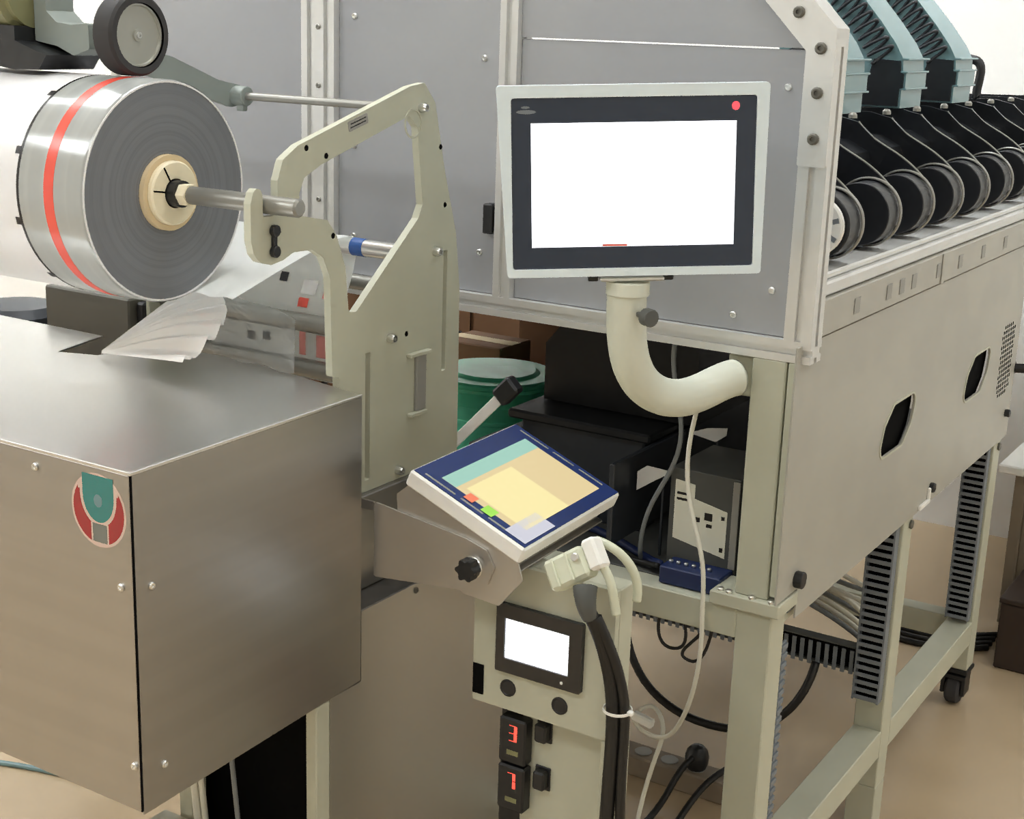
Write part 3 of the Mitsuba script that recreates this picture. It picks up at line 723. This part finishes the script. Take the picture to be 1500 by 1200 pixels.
# dark drive box behind the cover
t = thing('drive_box', 'dark grey drive box behind the steel cover, under the film roll', 'box')
add(t, 'case', bx(-1.262, -1.055, -0.345, -0.20, 0.80, 1.149, 0.003), 'm_motor_dark')
add(t, 'end_cap', bx(-1.0548, -1.035, -0.33, -0.21, 0.95, 1.143, 0.004), 'm_black')
add(t, 'hanger', bx(-1.22, -1.10, -0.1995, -0.001, 1.139, 1.148, .001), 'm_motor_dark')
add(t, 'plug', cyl((-1.285, -0.30, 1.12), (-1.2625, -0.30, 1.12), 0.012), 'm_dark_steel')
t = thing('drive_housing', 'dark teal casting at the left edge behind the steel cover', 'casting')
add(t, 'casting', cat(lathe((-1.42, -0.28, 0.80), (0, 0, 1), [(0, 1e-5), (0, .085), (.27, .085), (.285, .07), (.29, 1e-5)], 40), bx(-1.44, -1.40, -.2, -.003, 1.0, 1.03, .002), bx(-1.44, -1.40, -.02, -.003, 1.03, 1.165, .002)), 'm_dark_steel')

# ------------------------------------------------------------------ stainless cabinet under the cover
C = thing('steel_cabinet', 'stainless steel cabinet under the box cover with cream corner post', 'cabinet')
rp = Polygon([(-0.520, 0.02), (-0.520, 0.655), (-0.447, 0.655), (-0.447, 0.768), (-0.04, 0.768), (-0.04, 0.02)])
add(C, 'right_panel', ext(rp, 'YZ', -0.484, -0.480), 'm_steel_light', False)
add(C, 'corner_post', bx(-0.50, -0.4795, -0.552, -0.5205, 0.0, 0.655, 0.002), 'm_cream', label='cream square corner post')
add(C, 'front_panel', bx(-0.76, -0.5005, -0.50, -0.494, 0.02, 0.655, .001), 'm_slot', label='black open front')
add(C, 'top_panel', bx(-0.76, -0.4845, -0.446, -0.04, 0.764, 0.768, .001), 'm_steel')
add(C, 'top_panel', bx(-0.76, -0.4845, -0.552, -0.447, 0.650, 0.655, .001), 'm_steel')
add(C, 'base_plate', bx(-0.76, -0.50, -0.552, -0.04, 0.0, 0.02, .001), 'm_cream')
add(C, 'corner_post', bx(-0.76, -0.73, -0.552, -0.5205, 0.02, 0.65, .002), 'm_cream')
add(C, 'left_panel', bx(-0.76, -0.756, -0.52, -0.04, 0.02, 0.764, .001), 'm_steel')
add(C, 'screw', bolt((-0.48, -0.31, 0.757), (1, 0, 0), .005, .003), 'm_motor_dark')
for k, (x, r, m) in enumerate(((-0.70, .007, 'm_cable_white'), (-0.685, .005, 'm_cable_white'), (-0.615, .004, 'm_cable_grey'))):
    t = thing('hanging_cord', ['thick white cord hanging in front of the black cabinet front', 'thin white cord right of the thick white cord', 'thin grey cord nearest the cream cabinet post'][k], 'cord')
    add(t, 'cord', tube([(x - .03, -0.57, 0.668), (x - .015, -0.572, 0.56), (x, -0.57, 0.40), (x + .015, -0.575, 0.15), (x + .02, -0.60, r)], r, 50, 10), m, True)
t = thing('teal_cord', 'thin teal cord on the floor at the lower left', 'cord')
add(t, 'cord', tube([(-2.1, -0.40, .006), (-1.8, -0.22, .006), (-1.55, -0.13, .006), (-1.35, -0.12, .006)], .006, 40, 8), 'm_teal', True)
t = thing('floor_plinth', 'cream metal pedestal on the floor under the steel cover', 'plinth')
add(t, 'body', bx(-0.78, -0.59, -0.755, -0.562, 0.0, 0.38, 0.004), 'm_cream')
add(t, 'lid', bx(-0.785, -0.585, -0.76, -0.5575, 0.3802, 0.39, 0.002), 'm_cream')

# ------------------------------------------------------------------ tilted monitor on steel bracket
Mo = thing('tilted_monitor', 'small tilted touch screen with yellow display and blue border', 'monitor')
RM = basis((0.92, 0.03, -0.385), (0.385, 0.0, 0.923))
CM = np.array([-0.3075, -0.293, 0.965])


def K(m):
    return move(m, RM, CM)


w2, h2 = 0.103, 0.146
add(Mo, 'housing', K(bx(-w2, w2, -h2, h2, -0.026, 0.0, 0.003)), 'm_white', label='thick white metal housing')
add(Mo, 'back_cover', K(bx(-w2 + .01, w2 - .01, -h2 + .02, h2 - .02, -0.05, -0.0265, 0.004)), 'm_steel')
add(Mo, 'border', K(ext(sbox(-.099, -.142, .1, .142), 'XY', .0001, .0012)), 'm_navy', False, 'dark blue printed border')
# local x runs down the slope (towards the operator), y along the long side
def patch(name, x0, x1, y0, y1, z, col, k, lab=None):
    add(Mo, name, K(trimesh.Trimesh([[x0, y0, z], [x1, y0, z], [x1, y1, z], [x0, y1, z]], [[0, 1, 2], [0, 2, 3]], process=False)), 'm_screen', False, lab, emit=glow(col, k))


patch('screen', -.066, .078, -.118, .118, .0014, (222, 202, 154), 0.92, 'yellow glowing display')
patch('screen_bar', -.066, -.040, -.118, .118, .0017, (160, 204, 188), 0.88, 'pale teal bar on the display')
patch('screen_window', -.030, .078, -.104, .02, .0020, (238, 224, 164), 0.95, 'light yellow window on the display')
patch('screen_window', .060, .096, -.136, -.05, .0020, (205, 205, 215), 0.9, 'pale grey field in the corner')
patch('red_button', -.020, -.004, -.128, -.108, .0023, (236, 130, 96), 0.95, 'red button')
patch('green_button', .012, .032, -.130, -.108, .0023, (160, 220, 90), 0.95, 'green button')
for s in (-.135, .131):
    for i, (a, b) in enumerate(((-.085, -.03), (-.02, .02), (.03, .075))):
        add(Mo, 'print_strip', K(bx(a, b, s, s + .004, .0012, .0015, 0)), 'm_labelgrey', False)
Br = thing('monitor_bracket', 'folded steel bracket with black knob holding the tilted monitor', 'bracket')
sidep = Polygon([(-0.410, 0.976), (-0.226, 0.8965), (-0.218, 0.872), (-0.255, 0.826), (-0.315, 0.830), (-0.43, 0.89), (-0.435, 0.955)])
armp = Polygon([(-0.472, 0.936), (-0.310, 0.915), (-0.276, 0.905), (-0.262, 0.882), (-0.272, 0.855), (-0.305, 0.838), (-0.472, 0.820)]).buffer(-.004).buffer(.004)
add(Br, 'side_cheek', ext(sidep.buffer(-.003).buffer(.003), 'XZ', -0.424, -0.421), 'm_steel_light', False, 'steel cheek under the monitor')
add(Br, 'arm', ext(armp, 'XZ', -0.4285, -0.4245), 'm_steel_light', False, 'steel arm with rounded end')
add(Br, 'arm_flange', bx(-0.539, -0.4725, -0.4275, -0.4235, 0.921, 0.936, .001), 'm_steel')
add(Br, 'tray', K(bx(-.10, .10, -.118, .135, -0.0545, -0.051, .001)), 'm_steel')
lobes = [((.0145 + .0022 * math.cos(6 * a)) * math.cos(a), (.0145 + .0022 * math.cos(6 * a)) * math.sin(a)) for a in np.linspace(0, 2 * PI, 72, endpoint=False)]
add(Br, 'washer', cyl((-0.297, -0.4285, 0.876), (-0.297, -0.4325, 0.876), .0165), 'm_steel_bright')
add(Br, 'knob', ext(Polygon([(-0.297 + a, 0.876 + b) for a, b in lobes]), 'XZ', -0.450, -0.4328), 'm_black', 40, 'black lobed clamp knob')

# ------------------------------------------------------------------ control box with the small screen
Q = thing('control_box', 'cream control box with small glowing screen and two round hole plugs', 'control box')
YF = -0.37
fp = sbox(-0.330, 0.640, -0.098, 0.868).difference(sbox(-.276, .722, -.160, .800))
add(Q, 'front_plate', ext(rounded(list(sbox(-0.330, 0.640, -0.098, 0.868).exterior.coords), .004).difference(sbox(-.276, .722, -.160, .800)), 'XZ', YF, YF + .004), 'm_cream', False)
add(Q, 'body', bx(-0.329, -0.099, YF + .0145, -0.315, 0.642, 0.866, .002), 'm_cream')
add(Q, 'body_rim', cat(bx(-0.329, -0.325, YF + .0042, YF + .014, .642, .866, .0005), bx(-0.103, -0.099, YF + .0042, YF + .014, .642, .866, .0005), bx(-0.3245, -0.1035, YF + .0042, YF + .014, .862, .866, .0005), bx(-0.3245, -0.1035, YF + .0042, YF + .014, .642, .646, .0005)), 'm_cream', False)
sb = add(Q, 'small_screen', ext(sbox(-.2835, .706, -.147, .806).buffer(.003).difference(sbox(-.272, .725, -.1645, .788)), 'XZ', YF - .009, YF - .0002), 'm_black_gloss', False, 'black screen frame')
gx0, gx1, gz0, gz1 = -.272, -.1645, .725, .788
add(sb, 'display', trimesh.Trimesh([[gx0, YF - .006, gz0], [gx1, YF - .006, gz0], [gx1, YF - .006, gz1], [gx0, YF - .006, gz1]], [[0, 1, 2], [0, 2, 3]], process=False), 'm_white', False, 'glowing white display', emit=glow((238, 246, 255), 1.05))
add(sb, 'display_mark', trimesh.Trimesh([[-.225, YF - .0064, .755], [-.208, YF - .0064, .755], [-.208, YF - .0064, .765], [-.225, YF - .0064, .765]], [[0, 1, 2], [0, 2, 3]], process=False), 'm_white', False, 'pale blue mark', emit=glow((205, 236, 250), 1.0))
add(sb, 'power_light', lathe((-.174, YF - .009, .713), (0, -1, 0), [(0, .0025), (.001, .002), (.001, 1e-5)], 12), 'm_white', False)
for px, pz in ((-.268, .675), (-.180, .672)):
    add(Q, 'hole_plug', lathe((px, YF, pz), (0, -1, 0), [(0, .0135), (.0015, .013), (.002, .011), (.001, .010), (.001, 1e-5)], 32), 'm_black', label='round black hole plug')
add(Q, 'side_vent', bx(-.3295, -.3105, YF - .002, YF - .0002, .652, .700, .0008), 'm_slot', label='dark rectangular slot at the left edge')
# lower part
add(Q, 'side_gap', bx(-0.305, -0.2625, -0.325, -0.305, 0.0, 0.6415, .001), 'm_black')
add(Q, 'lower_body', bx(-0.262, -0.099, -0.335, -0.30, 0.0, 0.6415, .002), 'm_cream', label='cream lower column')
add(Q, 'lower_edge', bx(-0.112, -0.099, -0.368, -0.3355, 0.0, 0.6395, .002), 'm_cream')
SEG = {'a': (-.35, .35, .9, 1.0), 'g': (-.35, .35, -.05, .05), 'd': (-.35, .35, -1.0, -.9), 'f': (-.42, -.3, .05, .95), 'b': (.3, .42, .05, .95), 'e': (-.42, -.3, -.95, -.05), 'c': (.3, .42, -.95, -.05)}
for i, (z, digit) in enumerate(((0.583, 'abgcd'), (0.505, 'abc'))):
    tc = add(Q, 'temperature_controller', bx(-0.289, -0.2425, -0.358, -0.3352, z - .037, z + .037, .003), 'm_black', label='black temperature controller with glowing red digit')
    add(tc, 'case', bx(-0.2875, -0.2630, -0.3348, -0.326, z - .033, z + .033, .002), 'm_black')
    for s_ in digit:
        a, b, c_, d_ = SEG[s_]
        q = trimesh.Trimesh([[-.264 + .013 * a - .002, -.3585, z + .014 + .013 * c_], [-.264 + .013 * b + .002, -.3585, z + .014 + .013 * c_], [-.264 + .013 * b + .002, -.3585, z + .014 + .013 * d_], [-.264 + .013 * a - .002, -.3585, z + .014 + .013 * d_]], [[0, 1, 2], [0, 2, 3]], process=False)
        add(tc, 'digit_segment', q, 'm_red', False, emit=glow((255, 60, 50), 1.6))
    add(tc, 'green_line', bx(-.274, -.254, -.3583, -.358, z - .022, z - .014, 0), 'm_motor', False)
    add(Q, 'rocker_switch', cat(bx(-.232, -.212, -.352, -.3352, z + .008, z + .038, .003), bx(-.235, -.209, -.338, -.3351, z + .004, z + .042, .001)), 'm_black', label='black rocker switch beside the controller')

# connectors and cables behind the monitor
t = thing('connector', 'clear plastic plug cluster hanging under the tilted monitor', 'connector')
Rc = basis((0.80, 0.1, 0.55), (0.1, -0.9, 0.35))
add(t, 'body', move(bx(-.036, .03, -.022, .022, -.016, .016, .005), Rc, (-0.150, -0.405, 0.902)), 'm_clear_plastic')
add(t, 'side_block', move(bx(.0305, .052, -.018, .026, -.014, .014, .004), Rc, (-0.150, -0.405, 0.902)), 'm_white')
for dx in (-.018, .006):
    add(t, 'rib', move(bx(dx - .002, dx + .002, -.02, .02, .0162, .0195, .001), Rc, (-0.150, -0.405, 0.902)), 'm_clear_plastic')
add(t, 'screw', move(cyl((.02, .008, .0162), (.02, .008, .022), .006), Rc, (-0.150, -0.405, 0.902)), 'm_steel_bright')
add(t, 'strain_relief', tube([(-0.122, -0.418, 0.885), (-0.115, -0.425, 0.862), (-0.112, -0.42, 0.845)], [.017 - .006 * k / 29 for k in range(30)], 30, 16), 'm_dark_grey', True)
t = thing('cable_bundle', 'black cable bundle running down the right side of the control box', 'cable')
add(t, 'cable', tube([(-0.112, -0.42, 0.85), (-0.100, -0.40, 0.80), (-0.088, -0.385, 0.72), (-0.085, -0.385, 0.62), (-0.088, -0.385, 0.45), (-0.085, -0.385, 0.25), (-0.08, -0.39, 0.012)], .0105, 90, 12), 'm_cable_black', True)
add(t, 'cable', tube([(-0.104, -0.415, 0.845), (-0.086, -0.398, 0.79), (-0.072, -0.383, 0.72), (-0.069, -0.382, 0.62), (-0.066, -0.38, 0.45), (-0.068, -0.385, 0.25), (-0.06, -0.39, 0.009)], .0075, 90, 10), 'm_cable_black', True)
add(t, 'cable_tie', cat(ring((-0.08, -0.384, 0.700), (-0.08, -0.384, 0.704), .0195, .021, 24), bx(-.064, -.056, -.388, -.380, .699, .705, .001)), 'm_white', label='white cable tie')
t = thing('cable_loop', 'two clear hoses looping beside the monitor plugs', 'hose', None)
add(t, 'hose', tube([(-0.135, -0.37, 0.935), (-0.105, -0.365, 0.925), (-0.085, -0.35, 0.895), (-0.08, -0.345, 0.85)], .0065, 40, 10), 'm_clear_plastic', True)
add(t, 'hose', tube([(-0.125, -0.40, 0.925), (-0.100, -0.40, 0.905), (-0.09, -0.395, 0.87), (-0.086, -0.392, 0.845)], .0065, 40, 10), 'm_clear_plastic', True)

# ------------------------------------------------------------------ things in the open bay
D = 0.7272
t = thing('power_supply', 'grey metal power supply box with white label on the deck', 'power supply')
px0, px1, py0, py1 = -0.236, -0.110, 0.075, 0.24
add(t, 'case', bx(px0, px1, py0, py1, D, 0.912, .0015), 'm_dark_grey')
add(t, 'cover_edge', bx(px1 - .012, px1, py0 - .003, py0 - .0004, D + .03, .908, .0005), 'm_labelgrey', label='bright folded edge')
lbp = Polygon([(-.226, .79), (-.226, .893), (-.190, .889), (-.190, .865), (-.130, .853), (-.130, .772)])
l2 = add(t, 'label', ext(lbp, 'XZ', py0 - .0008, py0 - .0002), 'm_labelwhite', False, 'white printed label')
for a, b, c_, d_ in ((-.170, -.156, .832, .845), (-.186, -.178, .826, .834), (-.166, -.156, .820, .826), (-.14, -.134, .838, .844), (-.222, -.20, .858, .862), (-.222, -.198, .868, .872), (-.14, -.134, .782, .79)):
    add(l2, 'print_mark', bx(a, b, py0 - .0014, py0 - .0009, c_, d_, 0), 'm_ink', False)
tb = add(t, 'terminal_block', bx(px0 + .015, px1 - .002, py0 - .055, py0 - .001, D, .757, .002), 'm_blue_cable', label='dark blue terminal block')
for k in range(6):
    add(tb, 'terminal', cyl((px0 + .024 + k * .014, py0 - .03, .757), (px0 + .024 + k * .014, py0 - .03, .762), .004, 12), 'm_steel_bright')
t = thing('blue_cable', 'dark blue cable lying on the deck left of the power supply', 'cable')
add(t, 'cable', tube([(-0.53, 0.155, .736), (-0.44, 0.165, .736), (-0.34, 0.125, .736), (-0.27, 0.085, .736), (-0.236, 0.055, .745)], .007, 50, 10), 'm_blue_cable', True)
add(t, 'cable', tube([(-0.32, 0.085, .7335), (-0.29, 0.07, .734), (-0.26, 0.06, .738), (-0.236, 0.045, .745)], .005, 30, 8), 'm_cable_black', True)
t = thing('conveyor', 'long black conveyor drive lying along the open bay', 'conveyor')
add(t, 'beam', bx(-0.62, -0.36, 0.22, 1.35, 0.80, 0.90, .004), 'm_dark_steel')
add(t, 'top_cover', bx(-0.64, -0.34, 0.20, 1.38, 0.9005, 0.918, .004), 'm_black')
add(t, 'guide_rail', bx(-0.66, -0.635, 0.16, 1.38, 0.84, 0.87, .003), 'm_dark_grey')
add(t, 'guide_rail', bx(-0.70, -0.675, 0.16, 1.38, 0.82, 0.85, .003), 'm_dark_grey')
add(t, 'motor_block', ext(Polygon([(-0.62, .92), (-0.62, 1.03), (-0.55, 1.115), (-0.30, 1.115), (-0.30, .92)]), 'XZ', 0.30, 0.55), 'm_black', False, 'black motor hood')
for y in (0.25, 0.75, 1.3):
    add(t, 'foot', bx(-0.62, -0.36, y - .03, y + .03, D, .7995, .002), 'm_dark_steel')
add(t, 'side_cover', bx(-0.345, -0.335, 0.06, 1.35, 0.752, .8995, .002), 'm_dark_steel')
for k, (pp, yy) in enumerate((([(-0.326, .872), (-0.308, .886), (-0.258, .884), (-0.286, .866), (-0.326, .838)], 0.13), ([(-0.288, .922), (-0.252, .937), (-0.215, .943), (-0.216, .929), (-0.236, .914)], 0.25))):
    t = thing('paper_sheet', ['white folded sheet left of the power supply', 'white folded sheet sticking up behind the power supply'][k], 'paper')
    add(t, 'sheet', ext(pp, 'XZ', yy, yy + .0008), 'm_white', False)
    add(t, 'holder', bx(pp[2][0] - .02, pp[2][0] - .016, yy + .0012, yy + .006, D, pp[3][1] + .005, .0005), 'm_dark_steel')
t = thing('storage_bin', 'round green plastic bin inside the open bay', 'bin')
bc = (-0.90, 0.56, D)
add(t, 'tub', lathe(bc, (0, 0, 1), [(0, 1e-5), (0, .115), (.06, .12), (.062, .123), (.068, .123), (.07, .121), (.13, .127), (.133, .134), (.14, .134), (.142, .13), (.10, .124), (.01, .11), (.01, 1e-5)], 56), 'm_bin', 30)
t = thing('bin_lid', 'pale green lid resting on the round green bin', 'lid')
add(t, 'lid', lathe(np.array(bc) + [.0, .0, .1422], (0, 0, 1), [(0, 1e-5), (0, .137), (.008, .138), (.012, .132), (.012, .10), (.018, .09), (.018, 1e-5)], 56), 'm_bin', 30)
for k, (x, y, s) in enumerate(((-1.08, 0.80, .085), (-0.98, 1.05, .11))):
    t = thing('carton', ['small brown carton behind the green bin', 'larger brown carton at the back of the bay'][k], 'cardboard box')
    add(t, 'body', bx(x - s, x + s, y - s * .8, y + s * .8, D, D + .16 + .07 * k, .003), 'm_card')
    add(t, 'tape', bx(x - s * 1.002, x + s * 1.002, y - .02, y + .02, D + .16 + .07 * k, D + .1608 + .07 * k, 0), 'm_core', False)
# thin cables in front of the bay
t = thing('thin_cable', 'thin grey cable hanging below the bend of the cream pipe', 'cable')
add(t, 'cable', tube([(-0.236, 0.06, 1.13), (-0.222, 0.06, 1.02), (-0.216, 0.06, 0.965), (-0.235, 0.06, 0.90), (-0.262, 0.062, 0.845), (-0.285, 0.075, 0.76), (-0.29, 0.09, 0.7315)], .0042, 60, 8), 'm_cable_grey', True)
t = thing('thin_cable', 'long pale cable hanging past the power supply to the floor coil', 'cable')
add(t, 'cable', tube([(-0.150, -0.008, 1.09), (-0.163, -0.010, 1.02), (-0.168, -0.012, 0.96), (-0.157, -0.012, 0.88), (-0.128, -0.016, 0.79), (-0.122, -0.018, 0.72), (-0.120, -0.018, 0.66), (-0.128, -0.01, 0.59), (-0.165, 0.02, 0.485), (-0.232, 0.05, 0.43), (-0.268, 0.06, 0.445), (-0.25, 0.075, 0.47), (-0.215, 0.06, 0.455), (-0.215, 0.045, 0.40), (-0.235, 0.02, 0.25), (-0.235, 0.02, 0.006)], .004, 160, 8), 'm_cable_white', True)
t = thing('plug_body', 'small white inline plug in the coil of the pale cable', 'plug')
add(t, 'body', move(bx(-.02, .02, -.008, .008, -.008, .008, .003), basis((.95, .1, -.25), (0, -1, .1)), (-0.25, 0.055, .452)), 'm_white')

# things under the deck
t = thing('arc_cable', 'thick black cable hanging in a wide arc under the deck', 'cable')
add(t, 'cable', tube([(-0.60, 0.66, 0.40), (-0.585, 0.65, 0.30), (-0.53, 0.64, 0.215), (-0.45, 0.635, 0.172), (-0.36, 0.63, 0.165), (-0.27, 0.63, 0.185), (-0.20, 0.64, 0.24), (-0.165, 0.66, 0.31), (-0.16, 0.68, 0.35)], .009, 80, 10), 'm_cable_black', True)
t = thing('wire_loop', 'small black wire loops hanging under the cream cross beam', 'wire')
add(t, 'wire', tube([(-0.215, 0.03, .672), (-0.22, 0.03, .64), (-0.205, 0.028, .615), (-0.175, 0.028, .62), (-0.17, 0.03, .65), (-0.175, 0.03, .672)], .0028, 60, 8), 'm_cable_black', True)
add(t, 'wire', tube([(-0.15, 0.032, .672), (-0.155, 0.03, .635), (-0.17, 0.026, .605), (-0.155, 0.026, .60), (-0.13, 0.03, .63), (-0.12, 0.03, .672)], .0028, 60, 8), 'm_cable_black', True)
t = thing('wire_harness', 'black wire harness clipped along the underside of the cross beam', 'wire')
add(t, 'harness', tube([(-0.36, 0.062, .664), (-0.25, 0.064, .662), (-0.15, 0.062, .661), (-0.09, 0.064, .662)], .008, 40, 10), 'm_cable_black', True)
t = thing('wire_bundle', 'loose bundle of pale wires hanging under the deck behind the near leg', 'wires')
for k in range(10):
    dy, zz = .02 * k, .455 - .010 * (k % 4)
    add(t, 'wire', tube([(-0.60, 0.76 + dy, .60 - .01 * k), (-0.45, 0.765 + dy, zz + .05), (-0.28, 0.77 + dy, zz + .01 * (k % 3)), (-0.10, 0.775 + dy, zz - .07 + .012 * (k % 5))], .006, 40, 8), 'm_cable_white' if k % 3 else 'm_cable_grey', True)
t = thing('floor_cables', 'bundle of black cables lying on the floor between the far legs', 'cables')
for k in range(4):
    add(t, 'cable', tube([(-0.9, 1.75 + .03 * k, .009), (-0.55, 1.80 + .03 * k, .009), (-0.3, 1.70 + .035 * k, .009), (-0.05, 1.78 + .035 * k, .009)], .009, 40, 8), 'm_cable_black', True)
PS = thing('power_strip', 'beige power strip on the floor under the machine', 'power strip')
ps0, ps1 = -0.70, -0.30
add(PS, 'body', bx(ps0, ps1, 0.60, 0.665, 0.0, 0.05, .004), 'm_desk')
for k in range(5):
    add(PS, 'socket', cyl((ps0 + .05 + k * .065, .632, .05), (ps0 + .05 + k * .065, .632, .0525), .02, 24), 'm_labelgrey')
t = thing('mains_plug', 'round black mains plug standing in the power strip', 'plug')
pxc = ps0 + .05 + 4 * .065
add(t, 'body', lathe((pxc, .632, .0526), (0, 0, 1), [(0, 1e-5), (0, .020), (.012, .025), (.028, .0265), (.042, .023), (.052, .014), (.055, 1e-5)], 32), 'm_black')
add(t, 'cord', tube([(pxc, .615, .085), (pxc - .01, .575, .07), (pxc - .02, .52, .025), (pxc - .02, .40, .008), (pxc, .25, .007)], .007, 50, 10), 'm_cable_black', True)
t = thing('black_cord', 'black cord running from behind the near leg down to the floor', 'cord')
add(t, 'cord', tube([(-0.27, .70, .10), (-0.30, .655, .085), (-0.335, .56, .062), (-0.35, .43, .010), (-0.34, .25, .007), (-0.30, .12, .007)], .007, 60, 10), 'm_cable_black', True)
t = thing('white_plug', 'small white plug beside the lower beam of the near leg', 'plug')
add(t, 'body', cat(bx(-.008, .016, 0.135, .165, 0.2325, .262, .004), cyl((.004, .15, .2615), (.004, .15, .285), .007)), 'm_white')

# ------------------------------------------------------------------ furniture beyond the machine
t = thing('side_desk', 'low desk with white top beyond the machine at the right edge', 'desk')
add(t, 'top', bx(-0.12, 0.75, 1.95, 2.60, 0.455, 0.48, .004), 'm_white', label='white desk top')
add(t, 'side', bx(-0.08, -0.05, 2.0, 2.58, 0.0, 0.4545, .002), 'm_desk')
add(t, 'front', bx(-0.0495, 0.72, 2.02, 2.04, 0.02, 0.4545, .002), 'm_desk')
add(t, 'side', bx(0.7205, 0.75, 2.0, 2.58, 0.0, 0.4545, .002), 'm_desk')
t = thing('dark_box', 'dark brown box on the floor at the right edge', 'box')
add(t, 'body', bx(-0.01, 0.42, 1.68, 1.93, 0.0, 0.185, .004), 'm_dark_wood')
add(t, 'lid', bx(-0.014, 0.424, 1.676, 1.934, 0.1852, 0.20, .003), 'm_dark_wood')
t = thing('toggle_handle', 'black handle sticking out beyond the far end of the side panel', 'handle')
add(t, 'grip', cat(cyl((0.0, 1.447, 0.865), (0.045, 1.455, 0.868), .011), bx(-0.01, 0.0, 1.4452, 1.455, .85, .88, .001)), 'm_black')
t = thing('brown_cabinet', 'dark brown cabinet seen through the open bay behind the green bin', 'cabinet')
add(t, 'body', bx(-2.1, -1.75, 0.4, 2.4, 0.0, 1.02, .004), 'm_dark_wood')
add(t, 'top', bx(-2.12, -1.73, 0.38, 2.42, 1.0205, 1.045, .003), 'm_dark_wood')
for k in range(3):
    d_ = add(t, 'door', bx(-1.749, -1.735, 0.42 + .66 * k, 1.06 + .66 * k, 0.05, 1.0, .003), 'm_card')
    add(d_, 'handle', bx(-1.7345, -1.722, 0.98 + .66 * k, 0.995 + .66 * k, 0.55, 0.68, .002), 'm_black')
t = thing('flat_bar', 'pale flat bar with black end rising behind the tilted monitor', 'bar')
p0_, p1_ = np.array([-0.722, -0.056, 0.777]), np.array([-0.497, -0.056, 1.012])
ux = (p1_ - p0_) / np.linalg.norm(p1_ - p0_)
RB = basis(ux, (0, -1, 0))
LB = float(np.linalg.norm(p1_ - p0_))
add(t, 'bar', move(bx(0, LB, -.009, .009, -.003, .003, .001), RB, p0_), 'm_white')
add(t, 'end_block', move(bx(LB + .0005, LB + .045, -.016, .016, -.012, .012, .004), RB, p0_), 'm_black')
